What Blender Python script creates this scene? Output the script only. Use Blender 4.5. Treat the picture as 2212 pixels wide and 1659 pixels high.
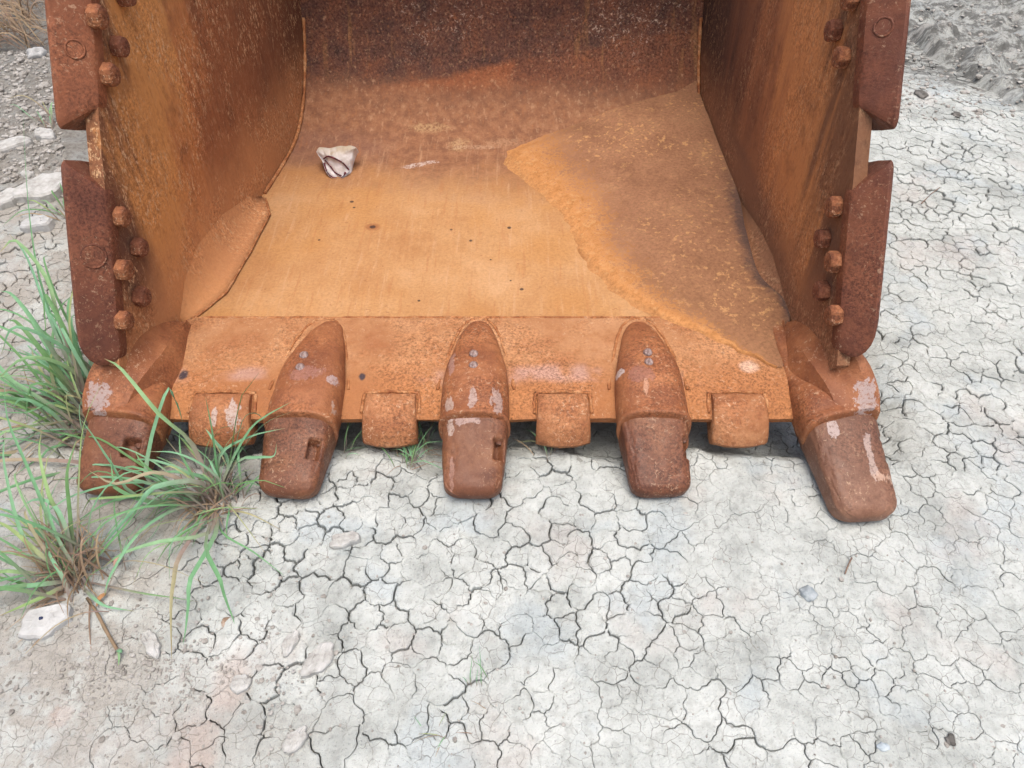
import bpy, bmesh, math, random
import numpy as np
from mathutils import Vector, Matrix, noise

random.seed(7)
sc = bpy.context.scene
for o in list(bpy.data.objects):
    bpy.data.objects.remove(o)
COL = sc.collection
R = math.radians

# ------------------------------------------------------------------ camera
PITCH, CAMH = R(46), 1.4
cd = bpy.data.cameras.new('camera')
cd.sensor_width = 36
cd.lens = 36 * 1671 / 2212
cd.clip_start, cd.clip_end = 0.02, 500
cam = bpy.data.objects.new('camera', cd)
COL.objects.link(cam)
cam.location = (0, 0, CAMH)
cam.rotation_euler = (math.pi / 2 - PITCH, 0, 0)
sc.camera = cam
sc.render.resolution_x, sc.render.resolution_y = 1024, 768
sc.cycles.use_adaptive_sampling, sc.cycles.adaptive_threshold = True, 0.025
sc.cycles.max_bounces, sc.cycles.diffuse_bounces, sc.cycles.glossy_bounces = 6, 3, 2

# ------------------------------------------------------------------ light: overcast
SUN_EL, SUN_AZ = R(78), R(172)
w = bpy.data.worlds.new('World')
sc.world = w
w.use_nodes = True
wn = w.node_tree
sky = wn.nodes.new('ShaderNodeTexSky')
sky.sky_type = 'NISHITA'
sky.sun_disc = False
sky.sun_elevation = SUN_EL
sky.sun_rotation = SUN_AZ
sky.air_density, sky.dust_density, sky.ozone_density = 1.0, 7.0, 0.6
wn.links.new(sky.outputs[0], wn.nodes['Background'].inputs[0])
wn.nodes['Background'].inputs[1].default_value = 0.13
sl = bpy.data.lights.new('sun', 'SUN')
sl.energy, sl.angle, sl.color = 1.2, R(45), (1.0, 0.98, 0.95)
so = bpy.data.objects.new('sun', sl)
COL.objects.link(so)
so.rotation_euler = Vector((-math.sin(SUN_AZ) * math.cos(SUN_EL), -math.cos(SUN_AZ) * math.cos(SUN_EL), -math.sin(SUN_EL))).to_track_quat('-Z', 'Y').to_euler()
sc.view_settings.view_transform = 'Standard'
sc.view_settings.look = 'None'
sc.view_settings.exposure = 0.58
sc.view_settings.gamma = 1

# ------------------------------------------------------------------ survey helpers: photograph bearings -> world points on real planes
FPX = 1671.0
_fw = Vector((0, math.cos(PITCH), -math.sin(PITCH)))
_rt = Vector((1, 0, 0))
_up = _rt.cross(_fw)
_C = Vector((0, 0, CAMH))
def ray(x, y):
    return _fw + _rt * ((x - 1106) / FPX) - _up * ((y - 829.5) / FPX)
def onz(x, y, z=0.0):
    d = ray(x, y)
    return _C + d * ((z - CAMH) / d.z)
def onwall(x, y, side, off=0.0):
    X0, Y0, k = (-0.835 + off, 1.46, 0.10) if side < 0 else (0.70 - off, 1.47, -0.045)
    d = ray(x, y)
    return _C + d * ((X0 - k * Y0) / (d.x - k * d.y))
def proj(p):
    v = Vector(p) - _C
    z = v.dot(_fw)
    return 1106 + FPX * v.dot(_rt) / z, 829.5 - FPX * v.dot(_up) / z, z
def xl(Y): return -0.835 + 0.10 * (Y - 1.46)
def xr(Y): return 0.70 - 0.045 * (Y - 1.47)

def sstep(a, b, x):
    t = min(1, max(0, (x - a) / (b - a)))
    return t * t * (3 - 2 * t)
def nz(x, y, z=0.0, s=1.0):
    return noise.noise(Vector((x * s, y * s, z)))
def fbm(x, y, s, o=4, z=0.0):
    v, a = 0, 1
    for i in range(o):
        v += a * noise.noise(Vector((x * s, y * s, z + i * 7.3)))
        s *= 2.03
        a *= 0.5
    return v

# ------------------------------------------------------------------ object helpers
def obj(name, me, mat=None, parent=None, loc=None):
    o = bpy.data.objects.new(name, me)
    COL.objects.link(o)
    if mat and me is not None and not me.materials:
        me.materials.append(mat)
    if parent: o.parent = parent
    if loc: o.location = loc
    return o
def mesh(name, v, f, smooth=False):
    me = bpy.data.meshes.new(name)
    me.from_pydata([tuple(p) for p in v], [], f)
    me.update()
    if smooth:
        me.polygons.foreach_set('use_smooth', [True] * len(me.polygons))
    return me
def tag(o, label, cat, group=None):
    o['label'], o['category'] = label, cat
    if group: o['group'] = group
    return o
def loft(name, rings, closed=True, caps=True, smooth=True):
    n = len(rings[0])
    v = [p for r in rings for p in r]
    f = []
    for i in range(len(rings) - 1):
        for j in range(n if closed else n - 1):
            a, b = i * n + j, i * n + (j + 1) % n
            f.append((a, b, b + n, a + n))
    if caps and closed:
        f.append(tuple(range(n - 1, -1, -1)))
        f.append(tuple(range((len(rings) - 1) * n, len(rings) * n)))
    me = mesh(name, v, f, smooth)
    bm = bmesh.new(); bm.from_mesh(me)
    bmesh.ops.recalc_face_normals(bm, faces=bm.faces)
    bm.to_mesh(me); bm.free()
    return me
def crisp(me, deg=32):
    me.set_sharp_from_angle(angle=R(deg))
    return me
def tube(name, pts, r, seg=6, jit=0.25, sub=3):
    P = []
    for i in range(len(pts) - 1):
        for k in range(sub):
            P.append(Vector(pts[i]).lerp(Vector(pts[i + 1]), k / sub))
    P.append(Vector(pts[-1]))
    rings = []
    for i, p in enumerate(P):
        t = (P[min(i + 1, len(P) - 1)] - P[max(i - 1, 0)]).normalized()
        a = t.orthogonal().normalized(); b = t.cross(a)
        rr = (r(i / (len(P) - 1)) if callable(r) else r) * (1 + jit * random.uniform(-1, 1))
        rings.append([p + (a * math.cos(q) + b * math.sin(q)) * rr for q in [k * 2 * math.pi / seg for k in range(seg)]])
    return loft(name, rings)
def spline(pts, n):
    P = [Vector(p) for p in pts]
    P = [P[0] * 2 - P[1]] + P + [P[-1] * 2 - P[-2]]
    out = []
    m = len(P) - 3
    for i in range(n + 1):
        u = i / n * m
        k = min(int(u), m - 1); t = u - k
        a, b, c, d = P[k:k + 4]
        out.append(0.5 * ((2 * b) + (c - a) * t + (2 * a - 5 * b + 4 * c - d) * t * t + (3 * b - a - 3 * c + d) * t ** 3))
    return out

# ------------------------------------------------------------------ material node helper
class NT:
    def __init__(s, name):
        s.cache = {}
        s.m = bpy.data.materials.new(name)
        s.m.use_nodes = True
        s.t = s.m.node_tree
        s.b = s.t.nodes['Principled BSDF']
        s.tc = s.t.nodes.new('ShaderNodeTexCoord')
        s.P = s.tc.outputs['Object']
        s.b.inputs['Specular IOR Level'].default_value = 0.3
    def n(s, k, **kw):
        x = s.t.nodes.new(k)
        for a, v in kw.items(): setattr(x, a, v)
        return x
    def put(s, sock, v):
        if hasattr(v, 'is_output'): s.t.links.new(v, sock)
        elif v is not None:
            if isinstance(v, tuple) and len(v) == 3 and sock.type == 'RGBA': v = v + (1,)
            sock.default_value = v
    dim = '3D'
    def noise(s, scale, vec=None, detail=4, rough=0.55, dist=0.0, col=False):
        key = ('n', scale, id(vec) if vec is None else vec.node.name, detail, rough, dist, col)
        if key not in s.cache: s.cache[key] = s._noise(scale, vec, detail, rough, dist, col)
        return s.cache[key]
    def _noise(s, scale, vec, detail, rough, dist, col):
        x = s.n('ShaderNodeTexNoise', noise_dimensions=s.dim)
        s.put(x.inputs['Vector'], vec or s.P)
        s.put(x.inputs['Scale'], scale); s.put(x.inputs['Detail'], detail)
        s.put(x.inputs['Roughness'], rough); s.put(x.inputs['Distortion'], dist)
        return x.outputs['Color' if col else 'Fac']
    def voro(s, scale, vec=None, feat='F1', out='Distance', rnd=1.0):
        x = s.n('ShaderNodeTexVoronoi', feature=feat, voronoi_dimensions=s.dim)
        s.put(x.inputs['Vector'], vec or s.P); s.put(x.inputs['Scale'], scale); s.put(x.inputs['Randomness'], rnd)
        return x.outputs[out]
    def mapv(s, scale=(1, 1, 1), rot=(0, 0, 0), loc=(0, 0, 0), vec=None):
        key = ('m', scale, rot, loc, None if vec is None else vec.node.name)
        if key not in s.cache: s.cache[key] = s._mapv(scale, rot, loc, vec)
        return s.cache[key]
    def sat(s, col, k):
        x = s.n('ShaderNodeHueSaturation')
        s.put(x.inputs['Color'], col); x.inputs['Saturation'].default_value = k
        return x.outputs[0]
    def _mapv(s, scale, rot, loc, vec):
        x = s.n('ShaderNodeMapping')
        s.put(x.inputs[0], vec or s.P)
        x.inputs['Scale'].default_value = scale; x.inputs['Rotation'].default_value = rot; x.inputs['Location'].default_value = loc
        return x.outputs[0]
    def math(s, op, a, b=None, c=None, clamp=False):
        x = s.n('ShaderNodeMath', operation=op, use_clamp=clamp)
        s.put(x.inputs[0], a)
        if b is not None: s.put(x.inputs[1], b)
        if c is not None: s.put(x.inputs[2], c)
        return x.outputs[0]
    def vmath(s, op, a, b=None, sc=None):
        x = s.n('ShaderNodeVectorMath', operation=op)
        s.put(x.inputs[0], a)
        if b is not None: s.put(x.inputs[1], b)
        if sc is not None: s.put(x.inputs['Scale'], sc)
        return x.outputs['Value' if op in ('LENGTH', 'DISTANCE', 'DOT_PRODUCT') else 'Vector']
    def rng(s, v, a, b, c=0.0, d=1.0):
        x = s.n('ShaderNodeMapRange', interpolation_type='SMOOTHSTEP')
        s.put(x.inputs[0], v)
        for i, q in enumerate((a, b, c, d)): s.put(x.inputs[i + 1], q)
        return x.outputs[0]
    def mix(s, f, a, b, mode='MIX'):
        x = s.n('ShaderNodeMix', data_type='RGBA', blend_type=mode)
        s.put(x.inputs['Factor'], f); s.put(x.inputs['A'], a); s.put(x.inputs['B'], b)
        return x.outputs['Result']
    def ramp(s, f, stops):
        x = s.n('ShaderNodeValToRGB')
        s.put(x.inputs[0], f)
        e = x.color_ramp.elements
        while len(e) < len(stops): e.new(0.5)
        for q, (p, c) in zip(e, stops): q.position = p; q.color = c + (1,)
        return x.outputs[0]
    def xyz(s, vec=None):
        x = s.n('ShaderNodeSeparateXYZ'); s.put(x.inputs[0], vec or s.P)
        return x.outputs
    def spot(s, c, r, soft=0.3, warp=0.0, ws=30, stretch=None):
        """mask: 1 inside an ellipsoid round c with radii r, ragged edge"""
        v = s.vmath('SUBTRACT', s.P, tuple(c))
        v = s.vmath('DIVIDE', v, tuple(r))
        d = s.vmath('LENGTH', v)
        if warp: d = s.math('ADD', d, s.math('MULTIPLY', s.math('SUBTRACT', s.noise(ws, vec=s.mapv(scale=stretch) if stretch else None, detail=4, rough=0.65), 0.5), warp))
        return s.rng(d, 1 - soft, 1 + soft, 1.0, 0.0)
    def bump(s, h, strength, dist, prev=None):
        x = s.n('ShaderNodeBump')
        s.put(x.inputs['Strength'], strength); s.put(x.inputs['Distance'], dist); s.put(x.inputs['Height'], h)
        if prev: s.t.links.new(prev, x.inputs['Normal'])
        return x.outputs[0]
    def done(s, col, rough=0.85, normal=None):
        s.put(s.b.inputs['Base Color'], col); s.put(s.b.inputs['Roughness'], rough)
        if normal: s.t.links.new(normal, s.b.inputs['Normal'])
        return s.m

# rust palette (linear)
MAROON = (0.115, 0.034, 0.016)
DARK = (0.065, 0.026, 0.018)
BROWN = (0.17, 0.068, 0.030)
RED = (0.24, 0.072, 0.022)
ORANGE = (0.37, 0.142, 0.042)
TAN = (0.47, 0.235, 0.095)
OCHRE = (0.40, 0.175, 0.038)
PALE = (0.62, 0.42, 0.26)
STEEL = (0.36, 0.32, 0.33)
PURPLE = (0.105, 0.055, 0.052)

def grain(t, col, speck=0.5, pale=PALE, dark=1.0):
    """pitted fine grain and pale flecks over a colour"""
    g = t.noise(165, detail=3, rough=0.75)
    am = t.rng(t.noise(6.5, vec=t.mapv(loc=(8, 3, 1)), detail=3, rough=0.65), 0.38, 0.62, 0.12, 0.75)
    lo, hi = 1 - 0.62 * dark, 1 + 0.5 * dark
    col = t.mix(am, col, t.mix(1.0, col, t.ramp(g, [(0.36, (lo, lo * 0.94, lo * 0.92)), (0.50, (1, 1, 1)), (0.64, (hi, hi, hi))]), 'MULTIPLY'))
    big = t.noise(9, vec=t.mapv(loc=(4, 4, 4)), detail=3)
    f = t.noise(105, vec=t.mapv(loc=(9, 2, 6)), detail=4, rough=0.78, dist=0.7)
    sp = t.math('MULTIPLY', t.rng(f, 0.575, 0.625), t.rng(big, 0.42, 0.60, 0.10, 1))
    return t.mix(t.math('MULTIPLY', sp, speck), col, pale), g

def rust(name, a, b, c, speck=0.5, rough=0.82, scale=9, patches=(), bumps=0.5, extra=None, t_w=0.8):
    t = NT(name)
    n1 = t.noise(scale, detail=4, rough=0.62, dist=0.3)
    col = t.ramp(n1, [(0.30, a), (0.50, b), (0.70, c)])
    n2 = t.noise(scale * 4.5, vec=t.mapv(loc=(7, 1, 4)), detail=4, rough=0.65)
    col = t.mix(t.rng(n2, 0.48, 0.70, 0, 0.6), col, a)
    if extra: col = extra(t, col)
    col, g = grain(t, col, speck)
    rg = t.rng(n2, 0.3, 0.7, rough - 0.1, min(1, rough + 0.1))
    for (cc, rr, pc, st, wp) in patches:
        mk = t.math('MULTIPLY', t.spot(cc, tuple(q * 0.85 for q in rr), 0.07, 2.6, 75, (1, 0.45, 1)), st * t_w)
        mk = t.math('MULTIPLY', mk, t.rng(g, 0.36, 0.50, 0.35, 1))
        col = t.mix(mk, col, pc)
        rg = t.math('SUBTRACT', rg, t.math('MULTIPLY', mk, 0.25))
    nb = t.bump(t.math('ADD', g, n2), bumps, 0.006)
    return t.done(t.sat(col, 0.95), rg, nb)

# ================================================================== GROUND
RA, RB = onz(1940, 70), onz(2230, 275)
_rd = (RB - RA).normalized()
_rn = Vector((_rd.y, -_rd.x, 0))
if _rn.y < 0: _rn = -_rn
def ridge_d(x, y):
    """distance beyond the churned-mud line in the far right"""
    return (Vector((x, y, 0)) - RA).dot(_rn) + 0.10 * fbm(x, y, 2.2, 3)
def soil(x, y):
    a = sstep(1.95, 2.35, y + 0.25 * nz(x, y, 3, 3)) * sstep(-0.6, -0.9, x)
    b = sstep(-0.05, 0.06, ridge_d(x, y)) * (1 if x > 0 else 0)
    return max(a, b)
def gh(x, y):
    h = 0.010 * fbm(x, y, 1.1, 3)
    h -= 0.10 * sstep(1.08, 1.25, y + 0.07 * fbm(x, y, 5, 3, 6)) * sstep(-1.15, -0.95, x) * sstep(1.0, 0.8, x)  # hollow under the lip, added to deepen the shade in the gap
    h += 0.035 * sstep(-0.9, -1.7, x) * sstep(0.9, 2.2, y)
    return h
def soil_h(x, y):
    h = 0.014 * fbm(x, y, 5, 5) + 0.02 * abs(nz(x, y, 1, 4))
    if x > 0:
        d = ridge_d(x, y)
        h += 0.055 * math.exp(-((d - 0.10) / 0.10) ** 2) * (0.6 + 0.9 * nz(x, y, 2, 6))
        h += 0.075 * abs(fbm(x * 1.0 + y * 0.6, y - x * 0.5, 4.5, 4, 9)) - 0.01
        h -= 0.045 * math.exp(-((d + 0.005) / 0.035) ** 2)
    return h

def ground_material():
    t = NT('dried pale mud')
    t.dim = '2D'
    big = t.noise(1.7, detail=1)
    mid = t.noise(7, vec=t.mapv(loc=(2, 3, 0)), detail=5, rough=0.6)
    fine = t.noise(48, detail=5, rough=0.65)
    col = t.ramp(mid, [(0.30, (0.332, 0.354, 0.338)), (0.47, (0.440, 0.467, 0.448)), (0.70, (0.525, 0.553, 0.533))])
    col = t.mix(t.rng(t.noise(5, vec=t.mapv(loc=(9, 1, 2)), detail=4), 0.54, 0.70, 0, 0.55), col, (0.40, 0.455, 0.475))
    col = t.mix(t.rng(t.noise(4.2, vec=t.mapv(loc=(4, 8, 2)), detail=4), 0.56, 0.72, 0, 0.4), col, (0.48, 0.435, 0.405))
    # sandy, browner soil on the grassy side
    X, Y, Z = t.xyz()
    sand = t.math('ADD', t.math('MULTIPLY', X, -1.0), t.math('MULTIPLY', t.math('SUBTRACT', big, 0.5), 1.2))
    sand = t.rng(sand, 0.25, 0.95, 0, 0.8)
    sand = t.math('MULTIPLY', sand, t.rng(t.noise(9, vec=t.mapv(loc=(1, 6, 5)), detail=6, rough=0.7), 0.38, 0.58, 0.25, 1))
    col = t.mix(sand, col, t.ramp(fine, [(0.35, (0.24, 0.218, 0.186)), (0.65, (0.42, 0.392, 0.350))]))
    # old rusty-red earth smears
    for c, r, s in (((-0.515, 0.585, 0), (0.03, 0.06, 1), 0.22), ((-0.80, 0.53, 0), (0.02, 0.02, 1), 0.2), ((-0.55, 0.46, 0), (0.04, 0.07, 1), 0.2)):
        col = t.mix(t.math('MULTIPLY', t.spot(c, r, 0.45, 1.1, 22), s), col, (0.42, 0.19, 0.125))
    # damp dark churned earth, far right and behind the straw
    wet = t.math('MULTIPLY', t.math('MULTIPLY', t.rng(t.math('ADD', Y, t.math('MULTIPLY', X, 0.9)), 4.45, 4.75), t.rng(X, 1.2, 1.5)), t.rng(t.noise(13, vec=t.mapv(loc=(3, 3, 3), scale=(1, 1.6, 1)), detail=5, rough=0.75), 0.40, 0.60))
    far = t.math('MULTIPLY', t.rng(t.math('ADD', Y, t.math('MULTIPLY', X, 0.9)), 4.45, 4.75), t.rng(X, 1.2, 1.5))
    col = t.mix(t.math('MULTIPLY', far, 0.45), col, (0.20, 0.20, 0.185))
    col = t.mix(t.math('MULTIPLY', wet, 0.85), col, (0.085, 0.085, 0.08))
    lft = t.math('MULTIPLY', t.rng(Y, 1.9, 2.5), t.rng(X, -0.7, -1.1))
    col = t.mix(t.math('MULTIPLY', lft, t.rng(fine, 0.35, 0.6, 0.95, 0.6)), col, (0.14, 0.13, 0.115))
    # fine mottling, pits, hairline cracks
    col = t.mix(t.rng(fine, 0.46, 0.68, 0, 0.6), col, t.mix(1.0, col, (0.72, 0.71, 0.70), 'MULTIPLY'))
    pit = t.rng(t.noise(165, detail=2), 0.655, 0.71)
    col = t.mix(t.math('MULTIPLY', pit, 0.45), col, t.mix(1.0, col, (0.45, 0.44, 0.43), 'MULTIPLY'))
    wv = t.vmath('ADD', t.P, t.vmath('SCALE', t.noise(22, detail=2, col=True), sc=0.035))
    hair = t.rng(t.voro(33, vec=wv, feat='DISTANCE_TO_EDGE'), 0.008, 0.035, 1, 0)
    hair = t.math('MULTIPLY', hair, t.rng(t.noise(11, vec=t.mapv(loc=(5, 2, 1)), detail=4), 0.45, 0.58))
    hh = hair
    col = t.mix(t.math('MULTIPLY', hh, 0.6), col, (0.13, 0.12, 0.10))
    nb = t.bump(t.noise(60, detail=4, rough=0.72), 0.8, 0.008)
    nb = t.bump(t.noise(14, vec=t.mapv(loc=(1, 2, 8)), detail=1), 0.5, 0.012, nb)
    return t.done(col, 0.95, nb)
M_GROUND = ground_material()

# --- base sheet: fine near the camera, wide skirt to the horizon
def build_ground():
    x0, x1, y0, y1, st = -3.0, 2.9, 0.15, 4.8, 0.019
    nx, ny = int((x1 - x0) / st), int((y1 - y0) / st)
    v, f = [], []
    for j in range(ny + 1):
        y = y0 + (y1 - y0) * j / ny
        for i in range(nx + 1):
            x = x0 + (x1 - x0) * i / nx
            s = soil(x, y)
            z = gh(x, y) - 0.024
            if s > 0: z += s * (0.024 + soil_h(x, y))
            v.append((x, y, z))
    for j in range(ny):
        for i in range(nx):
            a = j * (nx + 1) + i
            f.append((a, a + 1, a + nx + 2, a + nx + 1))
    # skirt
    def vi(i, j): return j * (nx + 1) + i
    loop = [vi(i, 0) for i in range(nx)] + [vi(nx, j) for j in range(ny)] + [vi(nx - i, ny) for i in range(nx)] + [vi(0, ny - j) for j in range(ny)]
    cx, cy = (x0 + x1) / 2, (y0 + y1) / 2
    prev = loop
    for k in (1.3, 3, 12, 60):
        cur = []
        for q in loop:
            p = v[q]
            cur.append(len(v)); v.append((cx + (p[0] - cx) * k, cy + (p[1] - cy) * k, -0.02))
        for i in range(len(loop)):
            j = (i + 1) % len(loop)
            f.append((prev[i], cur[i], cur[j], prev[j]))
        prev = cur
    me = mesh('ground', v, f, True)
    o = obj('ground', me, M_GROUND)
    o['kind'] = 'structure'
    return o
ground = build_ground()

# --- cracked mud plates
def spacing(x, y):
    s = 0.047 + 0.020 * nz(x, y, 5, 2.6)
    if x > 0.55: s *= 0.85
    if y < 1.0 and x < -0.2: s *= 1.15
    return max(0.027, s)
def wanted(x, y):
    if not (-2.2 < x < 2.55 and 0.28 < y < 4.15): return False
    if -0.86 < x < 0.78 and y > 1.55: return False
    px, py, d = proj((x, y, 0))
    if not (-130 < px < 2340 and -90 < py < 1800): return False
    return soil(x, y) < 0.6
def sample():
    rnd = random.Random(3)
    cell = 0.036
    grid = {}
    pts = []
    def ok(x, y, r):
        k = int(r / cell) + 1
        gx, gy = int(math.floor(x / cell)), int(math.floor(y / cell))
        for i in range(gx - k, gx + k + 1):
            for j in range(gy - k, gy + k + 1):
                for p in grid.get((i, j), ()):
                    if (p[0] - x) ** 2 + (p[1] - y) ** 2 < r * r: return False
        return True
    for _ in range(60000):
        x, y = rnd.uniform(-2.2, 2.55), rnd.uniform(0.28, 4.15)
        if not wanted(x, y): continue
        if ok(x, y, spacing(x, y) * rnd.uniform(0.5, 1.0)):
            pts.append((x, y))
            grid.setdefault((int(math.floor(x / cell)), int(math.floor(y / cell))), []).append((x, y))
    return pts
SEEDS = sample()
def primary(x, y):
    best, bi = 9, None
    s = 0.100
    x += 0.03 * nz(x, y, 1, 9); y += 0.03 * nz(x, y, 4, 9)
    gx, gy = math.floor(x / s), math.floor(y / s)
    for i in range(gx - 1, gx + 2):
        for j in range(gy - 1, gy + 2):
            rr = random.Random(i * 7919 + j * 104729)
            d = (x - (i + rr.random()) * s) ** 2 + (y - (j + rr.random()) * s) ** 2
            if d < best: best, bi = d, (i, j)
    return bi
def crackmask(x, y):
    m = 0.70 + 0.85 * fbm(x, y, 1.6, 3, 2)
    m *= 1 - 0.80 * sstep(-0.45, -0.85, x + 0.2 * nz(x, y, 0, 3)) * sstep(1.3, 0.9, y)
    m *= 1 - 0.55 * math.exp(-((x - 0.80) / 0.22) ** 2 - ((y - 0.78) / 0.25) ** 2)
    m *= 1 - 0.6 * sstep(0.35, 0.65, x) * sstep(0.70, 0.50, y)
    m += 0.22 * sstep(0.75, 0.95, x) * sstep(0.85, 1.1, y)
    return max(0.0, min(1.25, m))
def build_plates():
    cell = 0.12
    grid = {}
    for i, p in enumerate(SEEDS):
        grid.setdefault((int(math.floor(p[0] / cell)), int(math.floor(p[1] / cell))), []).append(i)
    prim = [primary(*p) for p in SEEDS]
    polys = []
    for i, (x, y) in enumerate(SEEDS):
        gx, gy = int(math.floor(x / cell)), int(math.floor(y / cell))
        nb = [j for a in range(gx - 1, gx + 2) for b in range(gy - 1, gy + 2) for j in grid.get((a, b), ()) if j != i]
        nb.sort(key=lambda j: (SEEDS[j][0] - x) ** 2 + (SEEDS[j][1] - y) ** 2)
        s = 0.075
        poly = [((x - s, y - s), -1), ((x + s, y - s), -1), ((x + s, y + s), -1), ((x - s, y + s), -1)]  # (start vertex, neighbour across the edge that starts there)
        for j in nb[:26]:
            qx, qy = SEEDS[j]
            mx, my, dx, dy = (x + qx) / 2, (y + qy) / 2, qx - x, qy - y
            sd = [(p[0] - mx) * dx + (p[1] - my) * dy for p, _ in poly]
            if max(sd) <= 0: continue
            out = []
            m = len(poly)
            for k in range(m):
                (p, e), (q, _) = poly[k], poly[(k + 1) % m]
                a, b = sd[k], sd[(k + 1) % m]
                if a <= 0: out.append((p, e))
                if (a <= 0) != (b <= 0):
                    t = a / (a - b)
                    ip = (p[0] + (q[0] - p[0]) * t, p[1] + (q[1] - p[1]) * t)
                    out.append((ip, j if a <= 0 else e))
            poly = out
            if len(poly) < 3: break
        polys.append(poly if len(poly) >= 3 else None)
    def key(p): return (round(p[0], 4), round(p[1], 4))
    def frac(p, q, lev):
        a, b = key(p), key(q)
        flip = a > b
        if flip: a, b = b, a
        rr = random.Random(hash((a, b)))
        L = [Vector((a[0], a[1])), Vector((b[0], b[1]))]
        amp = 0.23
        for _ in range(lev):
            N = [L[0]]
            for k in range(len(L) - 1):
                d = L[k + 1] - L[k]
                mp = (L[k] + L[k + 1]) / 2 + Vector((-d.y, d.x)) * rr.uniform(-amp, amp)
                N += [mp, L[k + 1]]
            L = N
        return L[::-1] if flip else L
    plates = []
    for i, poly in enumerate(polys):
        if not poly: continue
        cx = sum(p[0] for p, _ in poly) / len(poly); cy = sum(p[1] for p, _ in poly) / len(poly)
        near = cy < 1.7
        B, Wd = [], []
        m = len(poly)
        for k in range(m):
            (p, e), (q, _) = poly[k], poly[(k + 1) % m]
            L = frac(p, q, 3 if near else 2)
            big = e < 0 or prim[e] != prim[i]
            e0 = poly[k - 1][1]
            big0 = e0 < 0 or prim[e0] != prim[i]
            for t, pt in enumerate(L[:-1]):
                cm = crackmask(pt.x, pt.y)
                nn = nz(pt.x, pt.y, 11, 14)
                wb = 0.0019 * cm * sstep(-0.30, 0.35, nn + 0.14)
                ws = 0.0013 * cm * sstep(0.0, 0.42, nn + 0.08)
                if t == 0: h = ((wb if big else ws) + (wb if big0 else ws)) / 2
                else: h = wb if big else ws
                B.append(pt); Wd.append(h + 0.00012)
        n = len(B)
        cm = crackmask(cx, cy)
        dz = random.gauss(0, 0.0018) * min(1, cm + 0.1)
        tx, ty = random.gauss(0, 0.014) * min(1, cm), random.gauss(0, 0.014) * min(1, cm)
        O, I, I2 = [], [], []
        cen = Vector((cx, cy))
        for k in range(n):
            tg = (B[(k + 1) % n] - B[k - 1])
            nr = Vector((-tg.y, tg.x)).normalized() if tg.length > 1e-9 else (cen - B[k]).normalized()
            hw = Wd[k]
            def H(p): return gh(p.x, p.y) + dz + tx * (p.x - cx) + ty * (p.y - cy)
            p1 = B[k] + nr * hw
            p2 = B[k] + nr * (hw + 0.0012 + 0.8 * hw)
            tc = (cen - p2)
            p3 = p2 + tc * min(0.45, 0.010 / max(tc.length, 1e-4))
            O.append((p1.x, p1.y, H(p1) - 0.9 * hw - 0.0001))
            I.append((p2.x, p2.y, H(p2) + 0.0004 * cm))
            I2.append((p3.x, p3.y, H(p3) - 0.0002))
        Bt = [(p[0], p[1], gh(p[0], p[1]) - 0.03) for p in O]
        v = Bt + O + I + I2
        f = []
        for r in range(3):
            for k in range(n):
                a, b = r * n + k, r * n + (k + 1) % n
                f.append((a, b, b + n, a + n))
        f.append(tuple(range(3 * n, 4 * n)))
        px, py, d = proj((cx, cy, 0))
        ar = 0
        for k in range(m):
            ax, ay, _ = proj((*poly[k][0], 0)); bx, by, _ = proj((*poly[(k + 1) % m][0], 0))
            ar += ax * by - bx * ay
        vis = -10 < px < 2222 and -10 < py < 1669 and not (-0.95 < cx < 0.8 and cy > 1.16) and not (cx < -0.9 and 0.9 < cy < 1.7)
        plates.append(((abs(ar) / 2) if vis else 0, (cx, cy), v, f))
    plates.sort(key=lambda q: -q[0])
    for k, (a, c, v, f) in enumerate(plates[:298]):
        z = gh(*c)
        me = mesh('mud_plate', [(p[0] - c[0], p[1] - c[1], p[2] - z) for p in v], f)
        obj('mud_plate', me, M_GROUND_L, ground, (c[0], c[1], z))
    V, Fc = [], []
    for (a, c, v, f) in plates[298:]:
        b = len(V)
        V += v
        Fc += [tuple(q + b for q in ff) for ff in f]
    o = obj('small_mud_plates', mesh('small_mud_plates', V, Fc), M_GROUND, ground)
    o['kind'] = 'stuff'
    print('plates', len(plates))
# the plates carry the same mud; their texture is read in world space so that it runs on across neighbours
M_GROUND_L = M_GROUND.copy()
M_GROUND_L.name = 'dried pale mud plate'
_nt = M_GROUND_L.node_tree
_geo = _nt.nodes.new('ShaderNodeNewGeometry')
_tc = [n for n in _nt.nodes if n.type == 'TEX_COORD'][0]
for l in list(_nt.links):
    if l.from_node == _tc:
        s = l.to_socket
        _nt.links.remove(l)
        _nt.links.new(_geo.outputs['Position'], s)
build_plates()

# ================================================================== EXCAVATOR BUCKET
bucket = obj('excavator_bucket', None)
tag(bucket, 'large rusty excavator bucket with five worn teeth resting on cracked mud', 'excavator bucket')

PROF = [(1.47, .098), (1.60, .096), (1.80, .092), (2.00, .087), (2.15, .082), (2.27, .078), (2.37, .080), (2.46, .098), (2.53, .135), (2.585, .180),
        (2.635, .240), (2.675, .305), (2.705, .37), (2.725, .45), (2.735, .56), (2.725, .68), (2.69, .80), (2.63, .91), (2.54, 1.00)]
PR = [p.xy for p in spline([(a, b, 0) for a, b in PROF], 110)]
def prof_z(Y):
    """height of the wrapper at depth Y (lower branch)"""
    for a, b in zip(PR, PR[1:]):
        if a.x <= Y <= b.x: return a.y + (b.y - a.y) * (Y - a.x) / max(1e-6, b.x - a.x)
    return PR[0].y
def onwrap(x, y):
    d = ray(x, y)
    t = 1.0
    while t < 4:
        p = _C + d * t
        for a, b in zip(PR[:75], PR[1:76]):
            pass
        if p.y > 1.4:
            if p.y >= 2.73 or p.z <= prof_z(min(p.y, 2.72)): return p
        t += 0.004
    return _C + d * 2.5

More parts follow.
